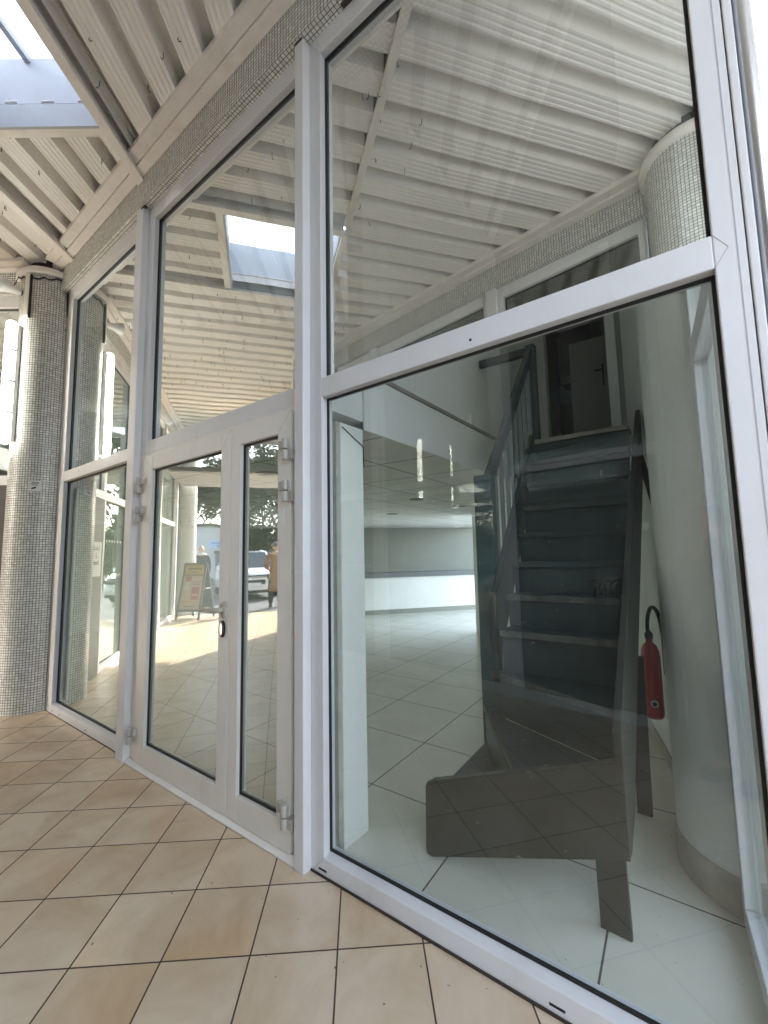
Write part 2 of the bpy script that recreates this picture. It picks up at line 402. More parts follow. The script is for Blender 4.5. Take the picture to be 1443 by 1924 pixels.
# ------------------------------------------------------------------ shopfronts
ZT, ZTB, ZTT, ZG = 4.465, 2.325, 2.43, 4.345      # frame top, transom under / over, glass top
def ring_bars(mb, x0, x1, z0, z1, w, y0, y1):
    l, r, b, t = w
    mb.box(x0, x0 + l, y0, y1, z0, z1); mb.box(x1 - r, x1, y0, y1, z0, z1)
    mb.box(x0 + l, x1 - r, y0, y1, z0, z0 + b); mb.box(x0 + l, x1 - r, y0, y1, z1 - t, z1)
def pane(parent, x0, x1, z0, z1, mat, y=0.05, name='pane', gname=True):
    # coated outer face, clear inner face and edges
    q = MB(); a, b, c, d = x0 + 0.002, x1 - 0.002, z0 + 0.002, z1 - 0.002; y2 = y + 0.012
    q.face([(a, y, c), (b, y, c), (b, y, d), (a, y, d)], None, mat)
    k_ = M['glass_clear']
    q.face([(b, y2, c), (a, y2, c), (a, y2, d), (b, y2, d)], None, k_)
    q.face([(a, y2, c), (a, y, c), (a, y, d), (a, y2, d)], None, k_); q.face([(b, y, c), (b, y2, c), (b, y2, d), (b, y, d)], None, k_)
    q.face([(a, y, d), (b, y, d), (b, y2, d), (a, y2, d)], None, k_); q.face([(a, y2, c), (b, y2, c), (b, y, c), (a, y, c)], None, k_)
    p = q.build(name, None, parent)
    if gname:
        g = MB(); e = 0.010
        ring_bars(g, x0, x1, z0, z1, (e, e, e, e), y - 0.012, y - 0.002)
        g.build('gasket', M['gasket'], parent)
    return p
def window_bay(root, x0, x1, wl=0.085, wr=0.045, lower=True, gl=None, gu=None, ztop=ZT, frame=None):
    """white aluminium bay: frame with transom, an upper and a lower pane"""
    mb = MB(); z0 = 0.0
    top, mid = ZT - ZG, (ZTB, ZTT)
    mb.box(x0, x0 + wl, 0, 0.08, z0 if lower else ZTB, ztop); mb.box(x1 - wr, x1, 0, 0.08, z0 if lower else ZTB, ztop)
    mb.box(x0 + wl, x1 - wr, 0, 0.08, ZG, ztop)
    mb.box(x0 + wl, x1 - wr, 0, 0.08, ZTB, ZTT)
    if lower:
        # sloping bottom rail
        a, b = x0 + wl, x1 - wr
        mb.prism([(0, 0.004), (0.08, 0.004), (0.08, 0.10), (0.05, 0.10), (0.0, 0.082)], a, b, axis='x')
    f = mb.build('window_frame', frame or M['alu'], root, 0.004)
    pane(f, x0 + wl, x1 - wr, ZTT, ZG, gu or M['glass_up'])
    if lower: pane(f, x0 + wl, x1 - wr, 0.098, ZTB, gl or M['glass_lo'])
    return f
def mullion(root, x0, x1, m=None, z1=ZT + 0.0):
    return MB().box(x0, x1, -0.05, 0.085, 0.0, z1).build('mullion', m or M['alu'], root, 0.005)
def beam_thing(name, label, x0, x1, loc, rot, cat='beam', cut=0.0):
    """mosaic clad lintel with soffit, steel edge trims above"""
    t = thing(name, label, cat, loc, rot)
    mb = MB()
    L = x1 - x0
    ya, yb = -0.068, 0.30
    def F(p, uv): mb.face(p, uv)
    F([(x0, ya, ZT), (x1, ya, ZT), (x1, ya, 4.78), (x0, ya, 4.78)], [(x0, 0), (x1, 0), (x1, 0.315), (x0, 0.315)])
    F([(x0, yb, ZT), (x1, yb, ZT), (x1, ya, ZT), (x0, ya, ZT)], [(x0, -(yb - ya)), (x1, -(yb - ya)), (x1, 0), (x0, 0)])
    F([(x1, yb, ZT), (x0, yb, ZT), (x0, yb, 4.78), (x1, yb, 4.78)], [(x1, 0), (x0, 0), (x0, 0.315), (x1, 0.315)])
    F([(x0, ya, 4.78), (x1, ya, 4.78), (x1, yb, 4.78), (x0, yb, 4.78)], None)
    F([(x0, yb, ZT), (x0, ya, ZT), (x0, ya, 4.78), (x0, yb, 4.78)], None)
    F([(x1, ya, ZT), (x1, yb, ZT), (x1, yb, 4.78), (x1, ya, 4.78)], None)
    mb.build('mosaic_face', M['mosaic'], t)
    box('edge_trim', M['trim'], t, x0 - 0.02, x1, -0.148, -0.071, 4.705, 4.772, 0.003)
    box('edge_trim', M['trim'], t, x0 + 0.06, x1, -0.235, -0.151, 4.722, 4.77, 0.003)
    return t

# ---- facade A: the vacant shop
A = thing('shopfront', 'white aluminium shopfront with glazed double doors seen across the photo', 'shopfront')
window_bay(A, -5.485, -3.712, 0.17, 0.03, gl=M['glass_side'])
mullion(A, -3.710, -3.585)
f2 = window_bay(A, -3.583, -1.702, 0.10, 0.045, lower=False)
mullion(A, -1.700, -1.632)
f3 = window_bay(A, -1.630, 0.16, 0.085, 0.075)
# strip of light jamb lining, bay 1
box('jamb_cover', M['alu'], A, -5.36, -5.25, -0.02, -0.001, 0.11, 2.26, 0.004)
# door frame
df = MB(); df.box(-3.583, -3.478, 0, 0.08, 0.028, ZTB - 0.002); df.box(-1.758, -1.702, 0, 0.08, 0.028, ZTB - 0.002); df.box(-3.478, -1.758, 0.0, 0.08, 2.296, ZTB - 0.002)
df.prism([(-0.045, 0.002), (0.09, 0.002), (0.09, 0.027), (-0.012, 0.027), (-0.045, 0.010)], -3.583, -1.702, axis='x')
df.build('door_frame', M['cream'], A, 0.003)
def leaf(x0, x1, ga, gb):
    mb = MB()
    mb.box(x0, ga, -0.022, 0.045, 0.03, 2.292); mb.box(gb, x1, -0.022, 0.045, 0.03, 2.292)
    mb.box(ga, gb, -0.022, 0.045, 0.03, 0.172); mb.box(ga, gb, -0.022, 0.045, 2.182, 2.292)
    d = mb.build('door', M['cream'], A, 0.004)
    pane(d, ga, gb, 0.172, 2.182, M['glass_door'], y=0.012)
    return d
d1 = leaf(-3.474, -2.309, -3.325, -2.416)
d2 = leaf(-2.303, -1.761, -2.212, -1.867)
# lever handle
h = MB()
h.lathe((-2.345, -0.022, 1.19), [(0.0, -0.016), (0.026, -0.016), (0.028, -0.004), (0.028, 0)], 20, axis='y')
for z in (1.165, 1.215): h.lathe((-2.345, -0.022, z), [(0.0, -0.014), (0.024, -0.014), (0.026, 0)], 16, axis='y')
h.tube([(-2.345, -0.03, 1.19), (-2.345, -0.075, 1.19), (-2.37, -0.085, 1.19), (-2.50, -0.085, 1.188)], [0.016, 0.016, 0.017, 0.018], 12)
h.build('handle', M['handle'], d1)
k = MB(); k.prism([(-2.36 + 0.022 * math.cos(a), 1.075 + 0.05 * math.sin(a)) for a in [i * math.pi / 10 for i in range(20)]], -0.034, -0.023, axis='y')
kk = k.build('lock_plate', M['black'], d1)
MB().prism([(-2.362 + 0.012 * math.cos(a), 1.075 + 0.036 * math.sin(a)) for a in [i * math.pi / 8 for i in range(16)]], -0.038, -0.0345, axis='y').build('lock_cylinder', M['chrome'], d1)
def hinge(x, z, d):
    mb = MB()
    for dz in (0.03, -0.03):
        mb.lathe((x, -0.052, z + dz - 0.027), [(0, 0), (0.016, 0), (0.017, 0.003), (0.017, 0.051), (0.015, 0.054), (0, 0.054)], 14)
    s = 1 if d is d1 else -1
    mb.box(x + s * 0.008, x + s * 0.06, -0.048, -0.023, z + 0.005, z + 0.055); mb.box(x - s * 0.05, x - s * 0.006, -0.046, -0.002, z - 0.055, z - 0.006)
    mb.build('hinge', M['hinge'], d, 0.002)
for z in (2.075, 1.85, 0.215): hinge(-3.485, z, d1)
for z in (2.075, 1.85, 0.215): hinge(-1.772, z, d2)
box('latch_plate', M['white'], d2, -1.828, -1.808, -0.026, -0.022, 1.68, 1.77)
beam_thing('shop_lintel', 'mosaic tiled lintel beam above the vacant shop doors', -5.50, 0.45, (0, 0, 0), 0)
# corner post
cp = thing('corner_post', 'white corner post with rounded grey aluminium profile right of the stair window', 'post')
box('post_side', M['alu'], cp, 0.163, 0.185, -0.004, 0.09, 0, ZT, 0.004)
pf = MB(); pf.lathe((0.212, 0.022, 0), [(0.026, 0), (0.026, ZT)], 28); pf.build('post_profile', M['brushed'], cp)
# small marks on the frames: drain slots, mitre joints, dirt line under the sills
for x, w_ in ((-5.30, 0.022), (-5.10, 0.022), (-4.45, 0.022), (-3.80, 0.022), (-1.58, 0.05), (-0.52, 0.05)): box('drain_slot', M['black'], A, x, x + w_, -0.0015, 0.001, 0.026, 0.034)
box('dirt_line', M['brown'], A, -1.63, 0.16, -0.007, -0.001, 0.001, 0.010); box('dirt_line', M['brown'], A, -5.48, -3.72, -0.004, -0.001, 0.001, 0.005)
def seam(a, b, w=0.0016):
    a = Vector((a[0], a[1])); b = Vector((b[0], b[1])); n = (b - a).normalized(); n = Vector((-n.y, n.x)) * w / 2
    MB().prism([tuple(a - n), tuple(b - n), tuple(b + n), tuple(a + n)], -0.0010, 0.001, axis='y').build('joint_line', M['alud'], A)
seam((0.086, ZTT), (0.120, 2.378)); seam((0.120, 2.378), (0.086, ZTB)); seam((-1.63, 0.0), (-1.545, 0.085)); seam((0.085, 0.085), (0.16, 0.0))
seam((-1.63, ZT), (-1.545, ZG)); seam((-3.583, ZT), (-3.483, ZG)); seam((0.140, 0.0), (0.140, ZT), 0.003)
for x0, z0, x1, z1 in ((-3.474, 2.292, -3.325, 2.182), (-2.309, 2.292, -2.416, 2.182), (-1.761, 2.292, -1.867, 2.182)):
    a = Vector((x0, z0)); b = Vector((x1, z1)); n = (b - a).normalized(); n = Vector((-n.y, n.x)) * 0.0008
    MB().prism([tuple(a - n), tuple(b - n), tuple(b + n), tuple(a + n)], -0.0226, -0.021, axis='y').build('joint_line', M['hinge'], A)
for x, z in ((-5.40, 0.06), (-4.9, 2.38), (-0.7, 2.36), (0.172, 2.1), (0.176, 2.95)): MB().lathe((x, 0, z), [(0, -0.0015), (0.006, -0.0015), (0.006, 0.001)], 8, axis='y').build('screw', M['dark'], A)
MB().box(-1.36, -0.80, -0.030, -0.002, ZT - 0.004, ZT + 0.002).build('missing_tiles', M['brown'], A)
for x in (-3.585, -1.665): MB().box(x - 0.03, x + 0.03, -0.055, -0.03, ZT - 0.012, ZT + 0.001).build('rust_spot', M['brown'], A)
# ---- facade B : return window beside the round interior column
B = thing('return_window', 'narrow side window between the round white pillar and the corner post', 'window', (0.135, 0.09, 0), R(95))
b_ = MB(); b_.box(0, 0.07, 0, 0.06, 0, ZT); b_.box(0.66, 0.72, 0, 0.06, 0, ZT); b_.box(0.07, 0.66, 0, 0.06, 0, 0.09); b_.box(0.07, 0.66, 0, 0.06, ZTB, ZTT); b_.box(0.07, 0.66, 0, 0.06, ZG, ZT)
fb = b_.build('window_frame', M['alu'], B, 0.004)
pane(fb, 0.07, 0.66, 0.09, ZTB, M['glass_lo'], y=0.02); pane(fb, 0.07, 0.66, ZTT, ZG, M['glass_lo'], y=0.02)

# ---- facade D : continues left towards the street
D = thing('corner_shopfront', 'white framed shopfront with wood panel and glass doors leading to the street', 'shopfront', (*D_ORG, 0), D_ANG)
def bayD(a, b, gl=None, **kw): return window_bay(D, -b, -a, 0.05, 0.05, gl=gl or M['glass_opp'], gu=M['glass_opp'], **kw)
fw = window_bay(D, -1.0, -0.20, 0.05, 0.05, lower=False, gu=M['glass_up'])
wp = MB(); wp.box(-0.995, -0.25, 0.0, 0.06, 0.0, ZTB)
wpo = wp.build('wood_panel', M['wood'], D, 0.003)
for z in (0.5, 1.15, 1.85): box('panel_joint', M['dark'], wpo, -0.995, -0.25, -0.002, 0.001, z, z + 0.006)
bayD(1.0, 2.1); mullion(D, -2.2, -2.102); bayD(2.202, 3.4, M['frosted']); bayD(3.402, 4.6, M['frosted']); mullion(D, -4.70, -4.602); bayD(4.702, 6.5); mullion(D, -6.6, -6.502); bayD(6.602, 8.3, M['frosted'])
beam_thing('corner_lintel', 'mosaic tiled lintel beam over the shopfront beside the left column', -8.5, -0.05, (*D_ORG, 0), D_ANG)
# manifestation dots on the door glass
for z in (1.27, 1.77):
    for i in range(7): MB().lathe((-1.15 - i * 0.125, 0.043, z), [(0.0, 0.0), (0.02, 0.0), (0.02, 0.004), (0.0, 0.004)], 10, axis='y').build('glass_dot', M['white'], D)
nb = thing('notice', 'white paper notice taped on the grey wood panel', 'notice', (*D_ORG, 0), D_ANG)
box('sheet', M['paper'], nb, -0.90, -0.52, -0.012, -0.008, 1.29, 1.74)
for z, tx in ((1.66, 'Local'), (1.56, '\u00e0'), (1.47, 'louer')):
    text('lettering', tx, 0.10, M['dark'], nb, (-0.71, -0.013, z), (R(90), 0, 0), ext=0.0006)

# ---- facade C : across the gallery, seen reflected
Cf = thing('opposite_shopfront', 'white framed shopfront across the gallery mirrored in the stair window', 'shopfront', (*C_ORG, 0), C_ANG)
xs = [0.20, 1.70, 3.55, 4.55]
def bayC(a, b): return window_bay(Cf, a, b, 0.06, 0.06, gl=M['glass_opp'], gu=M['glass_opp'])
bayC(0.22, 1.675); mullion(Cf, 1.677, 1.81); bayC(1.812, 3.585); mullion(Cf, 3.587, 3.72); bayC(3.722, 4.62)
beam_thing('opposite_lintel', 'mosaic tiled lintel beam across the gallery above the opposite windows', 0.0, 4.7, (*C_ORG, 0), C_ANG)
for i in range(8): MB().lathe((3.80 + i * 0.1, 0.043, 1.35), [(0.0, 0.0), (0.018, 0.0), (0.018, 0.004), (0.0, 0.004)], 10, axis='y').build('glass_dot', M['white'], Cf)
# ---- facade E : from the far column towards the street, opposite D
E_ORG, E_ANG = ST(-5.62, -0.53), math.atan2(-0.602, -0.799)
Ef = thing('street_shopfront', 'white framed shopfront facing the wood panel near the gallery end', 'shopfront', (*E_ORG, 0), E_ANG)
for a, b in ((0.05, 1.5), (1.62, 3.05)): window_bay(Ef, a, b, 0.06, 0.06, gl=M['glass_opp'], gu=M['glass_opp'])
mullion(Ef, 1.502, 1.618)
beam_thing('street_lintel', 'mosaic tiled lintel beam nearest the street opposite the glass doors', 0.0, 3.2, (*E_ORG, 0), E_ANG)

# ------------------------------------------------------------------ columns
def column(name, c, label):
    x, y, r = c
    t = thing(name, label, 'column', (x, y, 0), 0)
    MB().lathe((0, 0, 0), [(r, 0.0), (r, 4.60)], 64).build('mosaic_shaft', M['mosaic'], t)
    MB().lathe((0, 0, 0), [(r - 0.03, 4.592), (r + 0.035, 4.60), (r + 0.04, 4.608), (r + 0.04, 4.665), (r + 0.02, 4.672), (r - 0.03, 4.672)], 64).build('steel_collar', M['trim'], t)
    MB().lathe((0, 0, 0), [(r - 0.05, 4.66), (r - 0.05, 4.80)], 40).build('neck', M['dark'], t)
    return t
column('mosaic_column', COLS['left'], 'white mosaic column carrying the lit lamp left of the shop door')
column('mosaic_column', COLS['right'], 'white mosaic column across the gallery mirrored beside the photographer')
column('mosaic_column', COLS['far'], 'white mosaic column far across the gallery mirrored above the doors')
column('mosaic_column', (*ST(-11.9, -3.2), 0.30), 'white mosaic column by the street behind the folding menu board')

# fittings on the left column
cx, cy, cr = COLS['left']
def on_col(ang, r=0.0): return (cx + (cr + r) * math.cos(ang), cy + (cr + r) * math.sin(ang))
def lamp(name, label, loc, ang, z0, z1, gap):
    t = thing(name, label, 'lamp', (*loc, 0), ang, 'vertical tube lamps')
    b = MB(); b.box(-0.015, 0.03, -0.045, 0.045, z0 + 0.03, z1 - 0.03); b.build('lamp_body', M['lampbody'], t, 0.012)
    r = 0.05
    MB().lathe((0.055, 0, 0), [(0.0, z0), (r * 0.6, z0 + 0.008), (r * 0.92, z0 + 0.03), (r, z0 + 0.06), (r, z1 - 0.06), (r * 0.92, z1 - 0.03), (r * 0.6, z1 - 0.008), (0, z1)], 20).build('lamp_diffuser', M['tube'], t)
    for z in (z0 + 0.33, (z0 + z1) / 2, z1 - 0.33):
        box('lamp_clip', M['lampbody'], t, 0.02, 0.075, 0.047, 0.056, z - 0.012, z + 0.012)
    return t
la = R(-78)
lamp('tube_lamp', 'lit vertical tube lamp fixed to the mosaic column at the left edge', on_col(la, 0.02), la, 2.71, 4.04, 0)
# conduit
ca = R(-60)
t = thing('conduit_cover', 'stained white cable cover above the lit lamp on the column', 'conduit', (*on_col(ca), 0), ca)
box('cover', M['trim'], t, 0.0, 0.028, -0.025, 0.025, 4.11, 4.585, 0.004)
box('rust_edge', M['brown'], t, 0.0, 0.024, 0.026, 0.034, 4.09, 4.58)
# spot lamp
sa = R(-82)
t = thing('spotlight', 'dusty white bulb spotlight below the collar of the mosaic column', 'spotlight', (*on_col(sa, 0.02), 4.40), sa)
MB().lathe((0, 0, 0), [(0.0, -0.01), (0.03, -0.01), (0.035, 0.03), (0.045, 0.08), (0.075, 0.15), (0.082, 0.175), (0.07, 0.19), (0.0, 0.20)], 24, axis='x').build('bulb', M['white'], t)
MB().lathe((0, 0, 0), [(0.0, -0.05), (0.028, -0.05), (0.028, 0.0), (0, 0)], 16, axis='x').build('socket', M['dark'], t)
# black cable round the column
pts = []
for i in range(15):
    a = R(-95 + i * 7.0); pts.append((*on_col(a, 0.012), 4.585 - 0.05 * math.sin(math.pi * i / 14) + (0.02 if i % 3 == 0 else 0)))
pts += [(*on_col(R(8), 0.01), 4.5), (*on_col(R(9), 0.012), 4.3), (*on_col(R(10), 0.008), 4.2), (*on_col(R(18), 0.02), 4.1), (-5.49, -0.015, 4.03)]
tag(MB().tube(pts, 0.008, 8).build('cable', M['black']), 'loose black cable looped round the top of the mosaic column', 'cable')
tag(MB().tube([(*on_col(R(-92), 0.02), 4.60), (*on_col(R(-96), 0.05), 4.50), (*on_col(R(-88), 0.08), 4.44)], 0.006, 8).build('cable', M['black']), 'short black lead running up from the bulb spotlight', 'cable')
tag(MB().box(-5.512, -5.49, -0.03, -0.002, 2.30, 4.28).build('drain_strip', M['brown']), 'dark brown strip between the mosaic column and shop window', 'strip')
# small notice plate on the column
pa = R(-26)
t = thing('sign_plate', 'small white smoking notice plate on the mosaic column', 'sign', (*on_col(pa, 0.0), 0), pa)
box('plate', M['white'], t, 0.0, 0.006, -0.045, 0.045, 2.225, 2.33)
pm = MB(); pm.box(0.0065, 0.008, -0.03, 0.03, 2.312, 2.318); pm.box(0.0065, 0.008, -0.035, 0.035, 2.298, 2.303); pm.box(0.0065, 0.008, -0.03, 0.02, 2.285, 2.29)
pm.prism([(-0.03, 2.243), (0.005, 2.252), (0.01, 2.268), (-0.002, 2.27), (-0.03, 2.255)], 0.0065, 0.008, axis='x')
pm.build('printing', M['dark'], t)
# lamp at the right edge
lamp('tube_lamp', 'lit vertical tube lamp at the top right edge beside the corner post', (0.292, 0.125), R(-90), 2.55, 4.1, 0)
tag(MB().box(0.242, 0.42, 0.142, 0.20, 0.0, 4.78).build('wall_pier', M['wallmid'], None, 0.005), 'grey wall pier behind the lamp at the right edge', 'wall')

# ------------------------------------------------------------------ roof
ZD = 4.76
def st_m(): return Matrix(((0.799, 0.602, 0, 0), (0.602, -0.799, 0, 0), (0, 0, 1, 0), (0, 0, 0, 1)))
def deck_profile(s_lo, s_hi, flute0, pitch=0.274):
    """polyline (s, dz) of trapezoidal deck with stiffening grooves, from s_lo to s_hi"""
    out = [(s_lo, 0.0)]
    k = math.ceil((s_lo - flute0) / pitch) - 1
    while True:
        c = flute0 + k * pitch; k += 1
        if c - 0.05 > s_hi: break
        for g in range(4):
            q = c - pitch + 0.056 + 0.024 + (pitch - 0.16) * g / 3
            out += [(q - 0.010, 0), (q - 0.004, 0.0035), (q + 0.004, 0.0035), (q + 0.010, 0)]
        out += [(c - 0.056, 0.0), (c - 0.046, 0.13), (c + 0.046, 0.13), (c + 0.056, 0.0)]
    out = [p for p in out if s_lo <= p[0] <= s_hi]
    out.append((s_hi, out[-1][1] * 0))
    return out
roof = thing('canopy_roof', 'cream ribbed steel deck roof over the gallery with a square roof light', 'roof')
def deck(s_lo, s_hi, t0, t1, fl, dz=0.0):
    mb = MB(); mb.T = st_m()
    pr = deck_profile(s_lo, s_hi, fl)
    for (a, za), (b, zb) in zip(pr, pr[1:]):
        if b - a < 1e-6: continue
        mb.face([(a, t0, ZD + za + dz), (b, t0, ZD + zb + dz), (b, t1, ZD + zb + dz), (a, t1, ZD + za + dz)])
    return mb.build('deck_sheet', M['deck'], roof)
SA, SB = -2.96, -4.16
deck(-2.86, 0.30, -4.5, -0.53, -2.53)
deck(SB + 0.09, SA, -4.5, -1.66, -3.11)
deck(-11.4, SB - 0.01, -4.5, -0.53, -4.51)
deck(-11.4, 0.30, -0.47, 0.1, -2.53)
deck(-11.4, 1.86, 0.1, 3.2, -2.53)
def stbox(mb, s0, s1, t0, t1, z0, z1): mb.box(s0, s1, t0, t1, z0, z1)
def stobj(name, mat, parent, boxes, bevel=0.0):
    mb = MB(); mb.T = st_m()
    for b in boxes: stbox(mb, *b)
    return mb.build(name, mat, parent, bevel)
# edge flanges either side of the roof light bay and the shadow channels beside them
stobj('edge_flange', M['trim'], roof, [(SA - 0.005, SA + 0.07, -4.4, -0.53, 4.685, 4.72)], 0.003)
stobj('edge_flange', M['trim'], roof, [(SB - 0.075, SB + 0.005, -4.4, -0.53, 4.685, 4.72)], 0.003)
stobj('channel', M['trim'], roof, [(SA + 0.02, SA + 0.03, -4.4, -0.53, 4.72, 4.86), (SA + 0.03, SA + 0.13, -4.4, -0.53, 4.85, 4.86), (SA+0.093, SA+0.10, -4.4, -0.53, 4.765, 4.85)])
stobj('channel', M['trim'], roof, [(SB - 0.03, SB - 0.02, -4.4, -0.53, 4.72, 4.86), (SB - 0.02, SB + 0.10, -4.4, -0.53, 4.85, 4.86), (SB+0.085, SB+0.092, -4.4, -0.53, 4.765, 4.85)])
stobj('cover_strip', M['trim'], roof, [(-11.0, SB - 0.08, -0.532, -0.468, 4.735, 4.757), (SB + 0.008, SA - 0.008, -0.535, -0.465, 4.70, 4.757), (SA + 0.075, 0.30, -0.532, -0.468, 4.735, 4.757)], 0.003)
# concrete-free roof build-up above the sheets
stobj('roof_slab', M['concrete'], roof, [(-11.5, SB - 0.05, -9.5, 3.4, 4.97, 5.07), (SA + 0.05, 0.32, -9.5, 0.1, 4.97, 5.07), (SA + 0.05, 1.9, 0.1, 3.4, 4.97, 5.07), (SB - 0.05, SA + 0.05, -9.5, -1.70, 4.97, 5.07), (SB - 0.05, SA + 0.05, -0.44, 3.4, 4.97, 5.07)])
stobj('eaves_fascia', M['trim'], roof, [(-11.56, -11.5, -4.6, 3.4, 4.70, 5.05), (1.9, 1.96, 0.1, 3.4, 4.70, 5.05)])
# little bent hanger wires left in the deck
hk = MB()
for i in range(330):
    s, tt = random.uniform(-7.5, 0.9), random.uniform(-3.6, -0.1)
    if (SB - 0.1 < s < SB + 0.12 or SA - 0.05 < s < SA + 0.12) or (SB < s < SA and tt > -1.7): continue
    x, y = ST(s, tt); z = ZD; a = random.uniform(0, 6.28); l = random.uniform(0.025, 0.055)
    if y > -0.25 and x > -6: continue
    hk.tube([(x, y, z + 0.01), (x, y, z - l * 0.6), (x + 0.008 * math.cos(a), y + 0.008 * math.sin(a), z - l), (x + 0.02 * math.cos(a), y + 0.02 * math.sin(a), z - l * 0.85)], 0.0028, 5)
hko = hk.build('hanger_wires', M['dark'], roof); hko['kind'] = 'stuff'
# roof light
sk = thing('roof_light', 'square roof light with pale upstand letting daylight into the gallery', 'skylight')
T0, T1 = -1.645, -0.545
stobj('lower_trim', M['upstand'], sk, [(SB + 0.005, SA - 0.005, T0 - 0.02, T0 + 0.0, 4.70, 4.885), (SB + 0.005, SA - 0.005, T1, T1 + 0.02, 4.75, 4.82), (SB + 0.006, SB + 0.02, T0, T1, 4.72, 4.82), (SA - 0.02, SA - 0.006, T0, T1, 4.72, 4.82)])
stobj('trim_flange', M['trim'], sk, [(SB + 0.006, SA - 0.006, T0 - 0.09, T0 - 0.021, 4.705, 4.868)], 0.003)
stobj('upstand', M['upstand'], sk, [(SB - 0.02, SA + 0.02, T0 - 0.06, T0 - 0.04, 4.935, 5.32), (SB - 0.02, SA + 0.02, T1 + 0.04, T1 + 0.06, 4.935, 5.32), (SB - 0.04, SB - 0.02, T0 - 0.06, T1 + 0.06, 4.935, 5.32), (SA + 0.02, SA + 0.04, T0 - 0.06, T1 + 0.06, 4.935, 5.32)])
stobj('glazing_bar', M['upstand'], sk, [((SA + SB) / 2 - 0.02, (SA + SB) / 2 + 0.02, T0 - 0.04, T1 + 0.04, 5.28, 5.325)])
stobj('sheet', M['frost'], sk, [(SB - 0.03, SA + 0.03, T0 - 0.05, T1 + 0.05, 5.327, 5.333)])
mbp = MB(); mbp.T = st_m()
# cut deck edge visible in the slot between trim and upstand
prf = [(s_, z_ * 0.4) for s_, z_ in deck_profile(SB + 0.02, SA - 0.02, -3.11)]
for (a, za), (b, zb) in zip(prf, prf[1:]):
    if b - a < 1e-6: continue
    mbp.face([(a, T0 - 0.03, ZD + 0.135 + za), (b, T0 - 0.03, ZD + 0.135 + zb), (b, T0 - 0.03, ZD + 0.141 + zb), (a, T0 - 0.03, ZD + 0.141 + za)])
    mbp.face([(a, T0 - 0.03, ZD + 0.135 + za), (b, T0 - 0.03, ZD + 0.135 + zb), (b, T0 - 0.06, ZD + 0.135 + zb), (a, T0 - 0.06, ZD + 0.135 + za)])
mbp.build('cut_edge', M['deck'], sk)
# slatted entrance canopy near the street
cn = thing('slatted_canopy', 'white slatted entrance canopy hung low at the street end', 'canopy')
bx = []
for i in range(9): bx.append((-11.3 + i * 0.22, -11.3 + i * 0.22 + 0.14, -3.2, 1.2, 3.42, 3.46))
stobj('slats', M['white'], cn, bx)
stobj('canopy_frame', M['white'], cn, [(-11.42, -11.36, -3.25, 1.25, 3.42, 3.62), (-11.36, -9.36, 1.2, 1.25, 3.461, 3.52), (-11.36, -9.36, -3.25, -3.2, 3.461, 3.52)])
stobj('canopy_top', M['walldark'], cn, [(-11.36, -9.36, -3.2, 1.2, 3.53, 3.55)])

# ------------------------------------------------------------------ ground
th = R(39.85); ct, s_t = math.cos(th), math.sin(th)
def floor_uv(x, y): return ((x * ct + y * s_t) + 1.434, (-x * s_t + y * ct) - 0.616)
fo = MB()
poly = [(-0.0 + 0.0, 0.06), (-5.6, 0.06), (-5.72, 0.0), ST(-11.6, -3.6), ST(-11.6, 3.2), (-6.0, -9.0), (3.5, -9.0), (3.5, 0.06)]
fo.face([(x, y, 0.0) for x, y in reversed(poly)], [floor_uv(x, y) for x, y in reversed(poly)])
struct(fo.build('gallery_floor', M['floor_out']), 'beige diagonal floor tiles of the covered gallery', 'floor')
fi = MB()
w = R(2.0)
poly = [(0.2, 0.061), (-5.6, 0.061), (-5.745, 0.0), ST(-11.4, -3.42), (-16, 0.0), (-16, 12), (0.5, 12), (0.5, 0.9), (0.2, 0.85)]
def fi_uv(x, y):
    c, s = math.cos(w), math.sin(w); xx = x + 0.05 * (y - 0.3)
    return (xx + 0.415, y - 0.05)
fi.face([(x, y, 0.004) for x, y in poly], [fi_uv(x, y) for x, y in poly])
struct(fi.build('shop_floor', M['floor_in']), 'pale grey floor tiles inside the vacant shop', 'floor')
pv = MB(); pv.face([(1.6, -9, 0.004), (14, -9, 0.004), (14, 9, 0.004), (1.6, 9, 0.004)]); pv.face([(0.24, 0.07, 0.003), (1.6, 0.07, 0.003), (1.6, 9, 0.003), (0.24, 9, 0.003)])  # unseen pale ground added to bounce light into the side window and gallery
struct(pv.build('bounce_paving', M['pave']), 'unseen pale paving added right of the shop to bounce light', 'bounce_paving')
g = MB(); g.face([(-400, -400, -0.02), (400, -400, -0.02), (400, 400, -0.02), (-400, 400, -0.02)])
struct(g.build('ground', M['asphalt']), 'asphalt street and parking area', 'ground')

# ------------------------------------------------------------------ shop interior
def wall(name, label, p0, p1, z0, z1, th=0.1, mat=None, bevel=0):
    dx, dy = p1[0] - p0[0], p1[1] - p0[1]; l = math.hypot(dx, dy); a = math.atan2(dy, dx)
    o = MB().box(0, l, 0, th, z0, z1).build(name, mat or M['wall'], None, bevel, (p0[0], p0[1], 0), a)
    return tag(o, label, 'wall')
